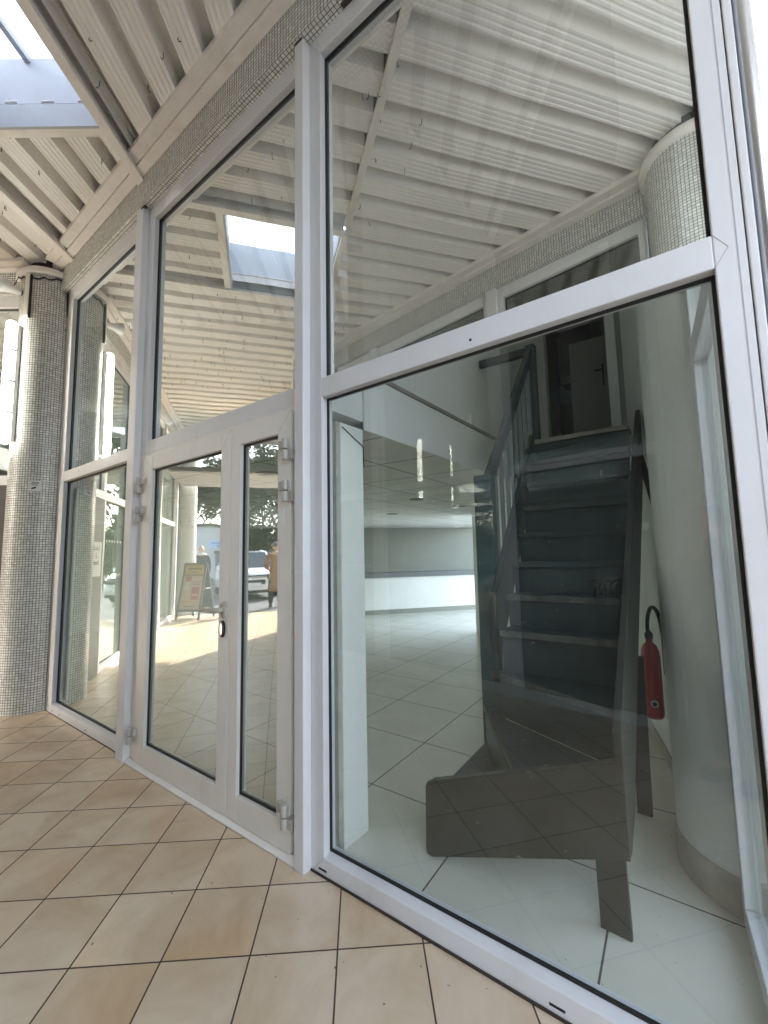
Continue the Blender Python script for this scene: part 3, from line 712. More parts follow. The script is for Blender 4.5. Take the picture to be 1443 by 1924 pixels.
# lower ceiling / mezzanine
mz = thing('mezzanine', 'mezzanine floor with white edge and ceiling panels left of the stairs', 'mezzanine')
c_ = MB()
pc = [(-1.60, 0.13), (-1.60, 6.25), (-3.78, 6.55), (-6.1, 12), (-14, 12), (-14, 0.6), ST(-10.9, -3.50), (-5.80, 0.13)]
c_.face([(x, y, 2.252) for x, y in reversed(pc)], [(x * 0.999 + 0.05 * y, y - 0.05 * x) for x, y in reversed(pc)])
c_.build('ceiling_panels', M['ceil_in'], mz)
s_ = MB(); s_.prism(list(reversed(pc)), 2.30, 2.58); s_.build('floor_slab', M['wall'], mz)
box('edge_board', M['wall'], mz, -1.598, -1.585, 0.40, 6.2, 2.246, 2.60)
box('edge_strip', M['worn_light'], mz, -1.60, -1.572, 0.42, 2.75, 2.602, 2.63, 0.003)
box('upper_partition', M['wall'], mz, -1.75, -1.62, 0.45, 5.2, 2.631, 4.868)
tag(box('socket_box', M['white'], None, -1.618, -1.60, 1.95, 2.02, 2.66, 2.75), 'small grey socket box on the wall above the mezzanine edge', 'socket')
for x, y in ((-3.12, 0.9), (-3.12, 3.43), (-3.11, 4.66), (-4.6, 4.9), (-4.2, 2.2)):
    t = thing('ceiling_downlight', 'unlit round recessed downlight in the shop ceiling panels', 'downlight', (x, y, 2.25), 0, 'unlit round downlights in the shop ceiling')
    MB().lathe((0, 0, 0), [(0.0, -0.002), (0.085, -0.002), (0.09, -0.008), (0.115, -0.006), (0.118, 0.0)], 28).build('rim', M['wallmid'], t)
# white pillar behind the door mullion
pl_ = thing('white_pillar', 'narrow white plaster pillar just behind the door mullion', 'pillar')
box('shaft', M['wall'], pl_, -1.86, -1.587, 0.19, 0.385, 0.004, 2.245, 0.004)
box('stained_edge', M['wall_dirty'], pl_, -1.86, -1.592, 0.155, 0.189, 0.004, 2.245)
MB().tube([(-1.584, 0.20, 2.22), (-1.583, 0.30, 2.175), (-1.583, 0.384, 2.14)], 0.003, 5).tube([(-1.583, 0.383, 2.14), (-1.583, 0.386, 2.02)], 0.003, 5).build('plaster_crack', M['dark'], pl_)
wall('side_wall', 'white side wall with the fire extinguisher right of the stairs', (-0.078, 1.30), (-1.285, 5.8), 0.004, 4.868, -0.12)
sk_ = MB().box(0, 4.6, 0.0, 0.012, 0.004, 0.085).build('skirting', M['wall_dirty'], None, 0, (-0.082, 1.30, 0), math.atan2(4.5, -1.207)); tag(sk_, 'narrow grey skirting board along the side wall', 'skirting')
wall('back_partition', 'white partition wall end behind the stair newel', (-3.62, 6.2), (-1.3, 5.75), 0.004, 2.245, 0.12)
wall('sun_block_wall', 'white wall added to keep sun out on the street side of the shop', (-12.35, -5.0), (-9.7, 5.1), 0.004, 4.7, -0.1)  # added so that sun from the street side stays off the shop floor
tag(MB().box(-7.5, -0.12, 0.33, 6.2, 4.87, 4.95).build('light_block_roof', M['concrete']), 'unseen flat roof added over the vacant shop to stop light leaks', 'roof')  # unseen roof, added to shut sun and sky out of the upper shop
# landing
ld = thing('landing', 'dark landing at the head of the stairs with an open doorway', 'landing')
box('landing_floor', M['teal'], ld, -1.10, -0.47, 2.17, 2.80, 2.37, 2.456)
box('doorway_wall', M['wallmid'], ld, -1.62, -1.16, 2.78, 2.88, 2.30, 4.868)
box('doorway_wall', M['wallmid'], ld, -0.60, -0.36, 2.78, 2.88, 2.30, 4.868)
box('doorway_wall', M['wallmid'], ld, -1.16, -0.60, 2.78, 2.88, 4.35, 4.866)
box('door_jamb', M['wall'], ld, -0.60, -0.52, 2.755, 2.779, 2.46, 4.4, 0.003)
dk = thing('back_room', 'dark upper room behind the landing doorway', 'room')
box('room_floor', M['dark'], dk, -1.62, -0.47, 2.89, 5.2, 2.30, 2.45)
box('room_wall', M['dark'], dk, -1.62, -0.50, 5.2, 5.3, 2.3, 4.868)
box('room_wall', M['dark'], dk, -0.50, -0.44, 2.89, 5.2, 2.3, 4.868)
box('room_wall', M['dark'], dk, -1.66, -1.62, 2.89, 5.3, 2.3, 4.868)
box('room_shelf', M['wallmid'], dk, -1.40, -1.02, 4.4, 4.7, 3.74, 3.84)
rd = thing('room_door', 'plain grey door leaf standing ajar in the dark upper room', 'door', (-1.09, 3.55, 2.456), R(4))
box('door_leaf', M['wallmid'], rd, 0, 0.42, 0, 0.04, 0.0, 1.42, 0.003)
MB().tube([(0.33, -0.005, 1.02), (0.33, -0.05, 1.02), (0.25, -0.055, 1.02)], 0.011, 8).build('handle', M['black'], rd)
box('handle_plate', M['black'], rd, 0.322, 0.342, -0.006, 0.001, 0.85, 1.1)
# service counter at the back
a_c = math.atan2(9.18 - 7.2, -5.07 + 6.6)
ct_ = thing('service_counter', 'long white counter with dark top along the far shop wall', 'counter', (-7.6, 5.9, 0), a_c)
box('front_panel', M['wall'], ct_, 0, 5.4, 0.0, 0.10, 0.12, 0.92)
box('plinth', M['wallmid'], ct_, 0, 5.4, 0.02, 0.10, 0.004, 0.119)
box('counter_top', M['walldark'], ct_, 0, 5.4, -0.04, 0.5, 0.92, 1.04, 0.004)
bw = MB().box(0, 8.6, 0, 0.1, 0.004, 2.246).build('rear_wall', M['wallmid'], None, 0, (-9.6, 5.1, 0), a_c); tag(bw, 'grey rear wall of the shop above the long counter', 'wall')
# round plaster pillar
rp = thing('round_pillar', 'round white plaster pillar inside the stair window corner', 'pillar', (0.135, 1.14, 0))
MB().lathe((0, 0, 0), [(0.356, 0.004), (0.356, 0.15), (0.352, 0.16)], 56).build('scuffed_base', M['wall_dirty'], rp)
MB().lathe((0, 0, 0), [(0.350, 0.16), (0.349, 4.75)], 56).build('shaft', M['wall'], rp)

# ------------------------------------------------------------------ stairs
S = thing('staircase', 'steep dark teal painted wooden staircase rising to the mezzanine', 'staircase')
ZN = lambda kk: 2.456 - 0.205 * kk
YN = lambda kk: 2.15 - 0.157 * kk
XL = lambda kk: -1.113 + 0.008 * kk
XR = lambda kk: -0.406 + 0.008 * kk
def tread(pts, z, th=0.035, nose=True):
    mb = MB(); lo = [(x, y, z - th) for x, y in pts]; hi = [(x, y, z) for x, y in pts]
    n = len(pts); mb.face(hi); mb.face(list(reversed(lo)))
    for i in range(n):
        j = (i + 1) % n; mb.face([lo[i], lo[j], hi[j], hi[i]])
    tr = mb.build('tread', M['teal'], S, 0.004)
    if nose:
        (xa, ya), (xb, yb) = pts[0], pts[1]
        d = Vector((xb - xa, yb - ya, 0)); l = d.length; d.normalize(); nrm = Vector((d.y, -d.x, 0))
        m2 = MB(); e = 0.012
        a = Vector((xa, ya, 0)) + nrm * 0.001; b = Vector((xb, yb, 0)) + nrm * 0.001
        m2.hexa([(*(a + nrm * e)[:2], z - th - 0.001), (*(b + nrm * e)[:2], z - th - 0.001), (*b[:2], z - th - 0.001), (*a[:2], z - th - 0.001)],
                [(*(a + nrm * e)[:2], z + 0.002), (*(b + nrm * e)[:2], z + 0.002), (*b[:2], z + 0.002), (*a[:2], z + 0.002)])
        m2.build('nosing', M['worn_light'] if z > 2.4 else M['worn'] if z < 1.4 else M['teal'], tr, 0.003)
    return tr
def riser(p0, p1, z0, z1, mat=None, th=0.018):
    (xa, ya), (xb, yb) = p0, p1
    d = Vector((xb - xa, yb - ya)); d.normalize(); nn = Vector((-d.y, d.x)) * th
    mb = MB(); mb.hexa([(xa, ya, z0), (xb, yb, z0), (xb + nn.x, yb + nn.y, z0), (xa + nn.x, ya + nn.y, z0)], [(xa, ya, z1), (xb, yb, z1), (xb + nn.x, yb + nn.y, z1), (xa + nn.x, ya + nn.y, z1)])
    return mb.build('riser', mat or M['teal'], S)
for kk in range(8):
    z, y = ZN(kk), YN(kk)
    dpt = 0.157 + 0.04
    tread([(XL(kk), y), (XR(kk), y), (XR(kk), y + dpt), (XL(kk), y + dpt)], z)
    if kk < 7: riser((XL(kk), y + 0.03), (XR(kk), y + 0.03), ZN(kk + 1), z - 0.036)
# winders
n9 = ((-1.125, 1.05), (-0.37, 0.70)); n10 = ((-1.26, 1.235), (-0.77, 0.445))
riser((XL(7), YN(7) + 0.03), (XR(7), YN(7) + 0.03), 0.77, ZN(7) - 0.036)
tread([n9[0], n9[1], (-0.352, 1.10), (-1.06, 1.10)], 0.77)
riser((n9[0][0] + 0.01, n9[0][1] + 0.03), (n9[1][0], n9[1][1] + 0.03), 0.50, 0.734)
tread([n10[0], n10[1], (-0.36, 0.425), (-0.365, 0.735), (-1.12, 1.09)], 0.495)
riser(n10[0], n10[1], 0.26, 0.46, M['teal2'])
tread([(-1.255, 1.23), (-1.22, 0.44), (-0.78, 0.43), (-0.76, 0.46), (-1.24, 1.25)], 0.26, nose=False)
# outer string of the first steps
st_ = MB()
P0, P1 = (-1.226, 0.36), (-0.345, 0.36)
prof = []
def rc(cx, cz, r, a0, a1, n=5): return [(cx + r * math.cos(R(a0 + (a1 - a0) * i / n)), cz + r * math.sin(R(a0 + (a1 - a0) * i / n))) for i in range(n + 1)]
prof += rc(-1.20, 0.045, 0.03, 270 - 12, 180) [::1]
prof = [(-1.198, 0.006)] + [(-1.225, 0.012), (-1.232, 0.035)] + [(-1.226, 0.325), (-1.218, 0.35), (-1.195, 0.362)] + [(-0.345, 0.672), (-0.345, 0.312)]
st_.prism(list(reversed(prof)), 0.40, 0.43, axis='y')
so = st_.build('outer_string', M['olive'], S, 0.004)
ed = MB(); ed.hexa([(-1.19, 0.3975, 0.3655), (-0.35, 0.3975, 0.6715), (-0.35, 0.4325, 0.6715), (-1.19, 0.4325, 0.3655)], [(-1.19, 0.3975, 0.369), (-0.35, 0.3975, 0.675), (-0.35, 0.4325, 0.675), (-1.19, 0.4325, 0.369)])
ed.build('worn_edge', M['worn'], so)
sc_ = MB(); sc_.lathe((-0.40, 0.398, 0.585), [(0, 0), (0.008, 0), (0.008, 0.004), (0, 0.004)], 10, axis='y'); sc_.build('screw', M['black'], so)
# right string
rs = MB()
sec = [(0.40, 0.315), (0.40, 0.78), (2.16, 2.56), (2.16, 2.20), (0.95, 0.84), (0.60, 0.40), (0.46, 0.315)]
rs.prism(sec, -0.352, -0.318, axis='x')
rs.build('right_string', M['olive'], S, 0.004)
ls = MB(); ls.prism([(1.15, 0.85), (1.15, 1.24), (2.16, 2.56), (2.16, 2.20), (1.32, 0.98)], -1.150, -1.118, axis='x')
ls.build('left_string', M['teal'], S, 0.004)
for y_, z_ in ((0.52, 0.62), (0.52, 0.45), (1.0, 1.16), (1.55, 1.72)):
    MB().lathe((-0.335, y_, z_), [(0, -0.020), (0.010, -0.020), (0.012, -0.016), (0.012, 0.0)], 10, axis='x').build('bolt', M['hinge'], S)
# props under the string
def plank(a, b, w, th, mat, dirx):
    a = Vector(a); b = Vector(b); d = Vector(dirx).normalized(); n = (b - a).cross(d).normalized()
    mb = MB()
    lo = [a - d * w / 2 - n * th / 2, a + d * w / 2 - n * th / 2, a + d * w / 2 + n * th / 2, a - d * w / 2 + n * th / 2]
    hi = [b - d * w / 2 - n * th / 2, b + d * w / 2 - n * th / 2, b + d * w / 2 + n * th / 2, b - d * w / 2 + n * th / 2]
    mb.hexa([tuple(p) for p in lo], [tuple(p) for p in hi]); return mb.build('prop_leg', mat, S, 0.003)
plank((-0.39, 0.447, 0.006), (-0.398, 0.455, 0.40), 0.112, 0.022, M['olive'], (1, -0.04, 0))
plank((-0.385, 1.395, 0.006), (-0.36, 1.30, 0.9), 0.075, 0.03, M['black'], (1, 0, 0))
# newels, rails, balusters
box('newel', M['teal2'], S, -1.288, -1.155, 1.252, 1.33, 0.02, 2.045, 0.006)
box('newel', M['teal'], S, -1.165, -1.085, 2.17, 2.25, 2.30, 3.34, 0.005)
def bar(name, a, b, w, h, mat, par):
    a = Vector(a); b = Vector(b); d = (b - a).normalized(); sd = d.cross(Vector((0, 0, 1))).normalized() * w / 2; up = sd.cross(d).normalized() * h / 2
    mb = MB(); mb.hexa([tuple(a - sd - up), tuple(a + sd - up), tuple(a + sd + up), tuple(a - sd + up)], [tuple(b - sd - up), tuple(b + sd - up), tuple(b + sd + up), tuple(b - sd + up)])
    return mb.build(name, mat, par, 0.004)
bar('handrail', (-1.20, 1.30, 2.00), (-1.125, 2.18, 3.27), 0.05, 0.075, M['teal'], S)
bar('handrail', (-1.13, 2.21, 3.29), (-1.60, 2.19, 3.29), 0.05, 0.07, M['dark'], S)
for i in range(8):
    f = (i + 0.6) / 8.2
    x, y = -1.185 + 0.055 * f, 1.33 + 0.86 * f
    zb = 1.24 + 0.19 + 1.30 * (y - 1.30); zt = 2.00 + 1.44 * (y - 1.30) - 0.04
    box('baluster', M['baluster'], S, x - 0.012, x + 0.012, y - 0.012, y + 0.012, zb - 0.25, zt)
wr = thing('wall_handrail', 'dark round handrail sloping down the white side wall', 'handrail')
MB().tube([(-0.36, 2.15, 2.30), (-0.20, 1.55, 1.62), (-0.17, 1.42, 1.46)], 0.022, 10).build('rail', M['dark'], wr)
box('bracket', M['black'], wr, -0.23, -0.165, 1.62, 1.66, 1.66, 1.71)
# clip left hanging on a tread
gl_ = thing('work_glove', 'dark striped work glove hanging on the stair string', 'glove', (-0.42, 1.135, 1.30), 0)
palm = MB(); 
for i in range(4):
    palm.tube([(-0.03 * i + 0.02, -0.01 * i, 0.035 - 0.004 * i), (-0.03 * i, -0.02 - 0.01 * i, 0.0), (-0.03 * i - 0.005, -0.012 - 0.01 * i, -0.045 - 0.01 * (i % 2))], [0.014, 0.015, 0.009], 8, M['black'] if i % 2 else M['brown'])
palm.tube([(0.05, 0.0, 0.045), (-0.05, -0.02, 0.04), (-0.13, -0.03, 0.028)], [0.016, 0.014, 0.006], 8, M['black'])
palm.build('fingers', None, gl_)
# extinguisher
ex = thing('fire_extinguisher', 'red fire extinguisher with black hose on the white side wall', 'extinguisher', (-0.365, 2.03, 0))
MB().lathe((0, 0, 0), [(0.0, 0.345), (0.048, 0.345), (0.056, 0.36), (0.06, 0.385), (0.06, 0.75), (0.054, 0.80), (0.04, 0.835), (0.022, 0.85), (0.022, 0.88), (0, 0.88)], 28).build('cylinder', M['red'], ex)
MB().lathe((0, 0, 0), [(0.0, 0.88), (0.026, 0.88), (0.026, 0.91), (0.012, 0.93), (0.0, 0.93)], 16).build('valve', M['black'], ex)
MB().tube([(-0.005 + 0.045 * (1 - math.cos(a_)) * 1.0, -0.035 * (1 - math.cos(a_)), 0.93 + 0.17 * math.sin(a_)) for a_ in [math.pi * i / 14 for i in range(13)]] + [(0.092, -0.07, 0.90), (0.095, -0.07, 0.80), (0.092, -0.066, 0.66)], [0.013] * 13 + [0.014, 0.017, 0.014], 10).build('hose', M['black'], ex)
MB().lathe((0.012, -0.07, 0.455), [(0.0, -0.004), (0.024, -0.004), (0.024, 0.002)], 18, axis='y').build('gauge_label', M['white'], ex)
MB().lathe((0.012, -0.075, 0.455), [(0.0, -0.003), (0.014, -0.003), (0.014, 0.0)], 18, axis='y').build('gauge_face', M['navy'], ex)

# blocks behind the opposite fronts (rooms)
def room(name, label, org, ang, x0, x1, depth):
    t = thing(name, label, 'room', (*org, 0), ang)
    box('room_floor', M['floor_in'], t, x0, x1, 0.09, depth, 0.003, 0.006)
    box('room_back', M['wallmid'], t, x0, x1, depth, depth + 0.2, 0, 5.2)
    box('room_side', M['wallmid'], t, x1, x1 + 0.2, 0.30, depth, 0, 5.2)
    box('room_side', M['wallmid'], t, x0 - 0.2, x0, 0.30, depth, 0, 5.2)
    box('room_ceiling', M['wall'], t, x0, x1, 0.31, depth, 2.5, 2.6)
    box('room_roof', M['concrete'], t, x0, x1, 0.31, depth, 4.76, 4.88)
    return t
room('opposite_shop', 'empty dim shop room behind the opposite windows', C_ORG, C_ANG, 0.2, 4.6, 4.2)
tag(MB().box(0.6, 9.0, -7.6, -7.3, -0.02, 5.2).build('sky_block_wall', M['render_wall']), 'unseen wall added behind the photographer to block low sky light', 'wall')  # unseen wall, added to cut sky light on the right-hand frames
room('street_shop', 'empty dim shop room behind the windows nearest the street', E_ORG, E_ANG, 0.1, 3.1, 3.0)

# ------------------------------------------------------------------ street furniture and life outside
# folding menu board
mbp = Vector((-10.43, -4.34)); nrm = Vector((0.49, 0.87)); ang = math.atan2(nrm.y, nrm.x) + math.pi / 2
ab = thing('menu_board', 'black framed folding menu board with yellow header by the gallery end', 'menu board', (-10.45, -4.40, 0), ang)
# local: -y faces the gallery
def tilt(y0, lean): return Matrix.Translation((0, y0, 0)) @ Matrix.Rotation(lean, 4, 'X')
def side(name, y0, lean, face):
    mb = MB(); mb.T = tilt(y0, lean)
    mb.box(-0.30, -0.255, -0.015, 0.015, 0, 1.42); mb.box(0.255, 0.30, -0.015, 0.015, 0, 1.42); mb.box(-0.255, 0.255, -0.015, 0.015, 1.37, 1.42); mb.box(-0.255, 0.255, -0.015, 0.015, 0.2, 0.26); mb.box(-0.255, 0.255, -0.015, 0.015, 1.10, 1.13)
    f = mb.build(name, M['boardframe'], ab)
    for (x0, x1, z0, z1, m, nm, dy) in face:
        q = MB(); q.T = tilt(y0, lean); q.box(x0, x1, -0.008 - dy, 0.008 + dy * 0, z0, z1); q.build(nm, m, f)
    return f
face = [(-0.255, 0.255, 1.13, 1.37, M['yellow'], 'header', 0), (-0.255, 0.255, 0.26, 1.10, M['poster'], 'poster', 0),
        (-0.18, 0.18, 1.25, 1.29, M['dark'], 'header_print', 0.002), (-0.10, 0.10, 1.18, 1.20, M['dark'], 'header_print', 0.002),
        (0.05, 0.20, 0.96, 1.08, M['redprint'], 'poster_print', 0.002), (0.08, 0.2, 0.86, 0.93, M['carton'], 'poster_print', 0.002), (0.08, 0.2, 0.75, 0.84, M['carton'], 'poster_print', 0.002),
        (-0.20, 0.0, 0.5, 0.82, M['redprint'], 'poster_print', 0.003), (-0.17, -0.03, 0.60, 0.64, M['carton'], 'poster_print', 0.005), (-0.05, 0.20, 0.42, 0.48, M['yellow'], 'poster_print', 0.003), (-0.12, 0.16, 0.32, 0.34, M['dark'], 'poster_print', 0.002),
        (-0.22, 0.04, 0.93, 0.945, M['dark'], 'poster_print', 0.002), (-0.22, 0.04, 0.88, 0.895, M['dark'], 'poster_print', 0.002)]
side('front_leaf', -0.36, -R(14), face)
side('rear_leaf', 0.36, R(14), [(-0.255, 0.255, 0.26, 1.37, M['slate'], 'blackboard', 0)])
MB().tube([(-0.29, -0.16, 0.75), (-0.29, 0.18, 0.75)], 0.006, 6).build('stay', M['white'], ab)

# cars
def car(name, label, loc, ang, paint, group='cars parked by the kerb'):
    t = thing(name, label, 'car', (*loc, 0), ang, group)
    K = 1 / SCALE
    def sections():
        # x along length (front = -x), half width, sill z, shoulder z
        return [(-2.00, 0.66, 0.28, 0.62), (-1.93, 0.80, 0.22, 0.74), (-1.70, 0.87, 0.20, 0.86), (-1.0, 0.88, 0.20, 0.96), (0.0, 0.88, 0.20, 0.98), (1.2, 0.88, 0.20, 1.0), (1.75, 0.85, 0.22, 0.98), (1.95, 0.76, 0.30, 0.80)]
    mb = MB(); sec = []
    for x, w, z0, z1 in sections():
        pts = [(-w * 0.96, z0), (-w, z0 + 0.12), (-w, z0 + (z1 - z0) * 0.55), (-w * 0.97, z1 - 0.07), (-w * 0.88, z1), (w * 0.88, z1), (w * 0.97, z1 - 0.07), (w, z0 + (z1 - z0) * 0.55), (w, z0 + 0.12), (w * 0.96, z0)]
        sec.append([(x * K, p[0] * K, p[1] * K) for p in pts])
    for a, b in zip(sec, sec[1:]):
        for i in range(len(a)):
            j = (i + 1) % len(a); mb.face([a[i], a[j], b[j], b[i]], None, None, True)
    mb.face(list(reversed(sec[0]))); mb.face(list(sec[-1]))
    body = mb.build('body', paint, t, 0.0)
    # glasshouse
    cab = [(-1.05, 0.78, 0.95), (-0.35, 0.62, 1.46), (0.30, 0.62, 1.52), (1.10, 0.60, 1.46), (1.72, 0.72, 0.98)]
    gb = MB()
    ring = [[(x * K, -w * K, z * K), (x * K, w * K, z * K)] for x, w, z in cab]
    base = [[(x * K, -0.82 * K, 0.94 * K), (x * K, 0.82 * K, 0.94 * K)] for x, w, z in cab]
    for i in range(len(cab) - 1):
        a, b = ring[i], ring[i + 1]
        gb.face([a[0], b[0], b[1], a[1]], None, paint if i in (1, 2) else M['carglass'], False)
        gb.face([base[i][0], base[i + 1][0], b[0], a[0]], None, M['carglass']); gb.face([a[1], b[1], base[i + 1][1], base[i][1]], None, M['carglass'])
    gb.build('cabin', None, t)
    pil = MB()
    for s in (-1, 1):
        pil.tube([(-1.08 * K, s * 0.80 * K, 0.95 * K), (-0.36 * K, s * 0.63 * K, 1.47 * K), (0.3 * K, s * 0.63 * K, 1.53 * K), (1.1 * K, s * 0.61 * K, 1.47 * K), (1.74 * K, s * 0.74 * K, 0.98 * K)], 0.035, 8)
        pil.tube([(0.2 * K, s * 0.82 * K, 0.95 * K), (0.2 * K, s * 0.63 * K, 1.5 * K)], 0.035, 8)
    pil.build('roof_pillars', paint, t)
    for x in (-1.25, 1.25):
        for s in (-1, 1):
            wm = MB(); wm.lathe((x * K, s * 0.80 * K, 0.31 * K), [(0.0, -0.10), (0.32, -0.10), (0.36, -0.07), (0.36, 0.07), (0.32, 0.10), (0, 0.10)], 24, axis='y')
            wh = wm.build('wheel', M['black'], t)
            MB().lathe((x * K, s * (0.80 * K + 0.105), 0.31 * K), [(0.0, -0.004), (0.2, -0.004), (0.22, 0.0), (0.2, 0.004), (0, 0.004)], 18, axis='y').build('rim', M['chrome'], wh)
    for s in (-1, 1):
        MB().box(-2.06 * K, -1.80 * K, s * 0.42 * K, s * 0.74 * K, 0.60 * K, 0.72 * K).build('headlight', M['carglass'], t, 0.03)
        MB().box(-2.05 * K, -1.85 * K, s * 0.45 * K, s * 0.76 * K, 0.755 * K, 0.785 * K).build('day_light', M['white'], t, 0.01)
        MB().box(-2.04 * K, -1.88 * K, s * 0.55 * K, s * 0.72 * K, 0.34 * K, 0.42 * K).build('fog_light', M['white'], t, 0.02)
        MB().box(-0.98 * K, -0.80 * K, s * 0.86 * K, s * 1.02 * K, 0.92 * K, 1.05 * K).build('mirror', paint, t, 0.03)
    MB().box(-2.04 * K, -1.85 * K, -0.36 * K, 0.36 * K, 0.46 * K, 0.60 * K).build('grille', M['black'], t, 0.02)
    MB().box(-2.035 * K, -1.85 * K, -0.74 * K, 0.74 * K, 0.20 * K, 0.29 * K).build('bumper', M['dark'], t, 0.03)
    MB().box(-2.045 * K, -1.9 * K, -0.6 * K, 0.6 * K, 0.715 * K, 0.745 * K).build('chrome_bar', M['dark'], t, 0.01)
    MB().box(-2.05 * K, -2.042 * K, -0.24 * K, 0.24 * K, 0.42 * K, 0.52 * K).build('number_plate', M['paper'], t)
    return t
def ang_to(p, q=(0.0, 1.55)):   # heading so that the front (-x) faces the mirror image of the camera
    return math.atan2(p[1] - q[1], p[0] - q[0])
CARP = (-15.2, -9.2)
car('parked_car', 'white hatchback parked facing the gallery beyond the menu board', CARP, ang_to(CARP) + R(-8), M['carwhite'])
car('parked_car', 'silver grey hatchback parked side on further along the street', (-17.5, -4.6), R(150), M['cargrey'])
car('parked_car', 'second silver hatchback beside the white one mirrored in the side window', (-19.0, -13.5), R(30), M['cargrey'])

# house beyond the street
hs = thing('street_house', 'pale rendered house with gable, blue sign and grey door beyond the cars', 'house', (-27.9, -15.05, 0), R(124))
hw = MB(); hw.prism([(-2.4, -0.02), (2.6, -0.02), (2.6, 3.0), (0.9, 3.65), (-0.4, 3.72), (-2.4, 3.35)], 0.0, 6.0, axis='y'); hw.build('wall', M['render_wall'], hs)
hr = MB(); hr.prism([(-2.6, 3.33), (-0.4, 3.75), (0.9, 3.68), (2.8, 2.96), (2.8, 3.10), (0.9, 3.84), (-0.4, 3.92), (-2.6, 3.50)], -0.2, 6.2, axis='y'); hr.build('roof', M['rooftile'], hs)
dd = box('door', M['shutter'], hs, -1.75, -0.6, -0.05, -0.002, 0, 1.95); box('lintel', M['dark'], dd, -1.85, -0.5, -0.06, -0.051, 1.8, 1.98)
for x in (0.15, 1.3):
    wn = box('window', M['white'], hs, x, x + 0.8, -0.04, -0.002, 1.05, 1.9)
    for i in range(2):
        for j in range(2): box('window_glass', M['carglass'], wn, x + 0.05 + i * 0.38, x + 0.37 + i * 0.38, -0.046, -0.041, 1.10 + j * 0.40, 1.46 + j * 0.40)
sg = box('sign_board', M['bluesign'], hs, -1.7, -0.2, -0.05, -0.002, 2.15, 2.72)
q = MB()
for z, a, b in ((2.52, -1.55, -0.35), (2.30, -1.35, -0.7)):
    x = a
    while x < b:
        l = random.uniform(0.06, 0.14); q.box(x, x + l * 0.7, -0.056, -0.051, z - 0.05, z + 0.05 + (0.04 if random.random() < 0.3 else 0)); x += l
q.build('sign_print', M['blue'], sg)

# trees
def tree(name, label, loc, h, kind, seed, spread=2.6, crown0=0.35, leaf=None, group=None):
    rnd = random.Random(seed); t = thing(name, label, 'tree', (*loc, -0.02), 0, group)
    mb = MB(); tips = []
    def limb(p, d, l, r, dep):
        pts = [p]; rs = [r]; q = p.copy(); dd = d.copy()
        for i in range(4):
            dd = (dd + Vector((rnd.uniform(-.18, .18), rnd.uniform(-.18, .18), rnd.uniform(-.05, .12)))).normalized()
            q = q + dd * l / 4; pts.append(q.copy()); rs.append(r * (1 - 0.16 * (i + 1)))
        mb.tube(pts, rs, 6 if dep > 1 else 8, None, False)
        if dep == 0 or r < 0.012: tips.append((q.copy(), dd.copy())); return
        for i in range(3 if dep > 1 else 4):
            k = rnd.choice((2, 3, 4)); a = rnd.uniform(0, 6.28); e = rnd.uniform(0.1, 0.75)
            nd = Vector((math.cos(a) * math.cos(e), math.sin(a) * math.cos(e), math.sin(e))); nd = (nd + dd * 0.7).normalized()
            limb(pts[k], nd, l * rnd.uniform(0.5, 0.72), rs[k] * 0.6, dep - 1)
        tips.append((q.copy(), dd.copy()))
    limb(Vector((0, 0, 0)), Vector((0, 0, 1)), h * 0.55, h * 0.022, 4 if kind == 'bare' else 3)
    mb.build('trunk', M['bark'], t)
    if kind != 'bare':
        cr = MB()
        for p, d in tips:
            for c in range(3):
                cc = p + Vector((rnd.gauss(0, .5), rnd.gauss(0, .5), rnd.gauss(0, .35))); rad = rnd.uniform(0.35, 0.8) * h / 9
                for i in range(46):
                    o = Vector((rnd.gauss(0, 1), rnd.gauss(0, 1), rnd.gauss(0, .6))) * rad * 0.6 + cc
                    a = Vector((rnd.uniform(-1, 1), rnd.uniform(-1, 1), rnd.uniform(-.5, .5))).normalized() * 0.19 * h / 9; b = a.cross(Vector((rnd.uniform(-1, 1), rnd.uniform(-1, 1), 1))).normalized() * 0.085 * h / 9
                    cr.face([o - a, o - b, o + a, o + b])
        cr.build('crown', leaf or M['leaf'], t)
    return t
tree('pine_tree', 'dark green pine behind the house gable', (-33.5, -18.5), 10.5, 'leafy', 1)
tree('pine_tree', 'tall pine leaning over the parked white hatchback', (-26.0, -18.9), 9.5, 'leafy', 2)
tree('pine_tree', 'pine standing right of the house sign', (-28.5, -22.5), 10, 'leafy', 3, leaf=M['leaf2'])
tree('pine_tree', 'bushy pine rising straight behind the house roof', (-32.0, -21.5), 11, 'leafy', 6)
tree('pine_tree', 'sparse pine at the left end of the house roof', (-37.0, -19.5), 12, 'leafy', 8, leaf=M['leaf2'])
tree('bare_tree', 'leafless branching tree behind the woman in the camel coat', (-17.5, -14.6), 8, 'bare', 5)
tree('bare_tree', 'leafless thicket tree further along the street', (-21.5, -20.0), 9, 'bare', 9)
tree('bush', 'dense dark green bush beside the street', (-22.8, -15.2), 4.6, 'leafy', 11, leaf=M['leaf2'])
tree('bush', 'round olive bush to the right of the white hatchback', (-21.0, -16.6), 4.2, 'leafy', 14, leaf=M['leaf2'])
tree('bare_tree', 'slender leafless tree rising from the bushes', (-20.4, -15.4), 8.5, 'bare', 21)
tree('pine_tree', 'broad pine farther back beyond the bare trees', (-26.0, -25.5), 12, 'leafy', 12)
hd = MB()
rh = random.Random(4)
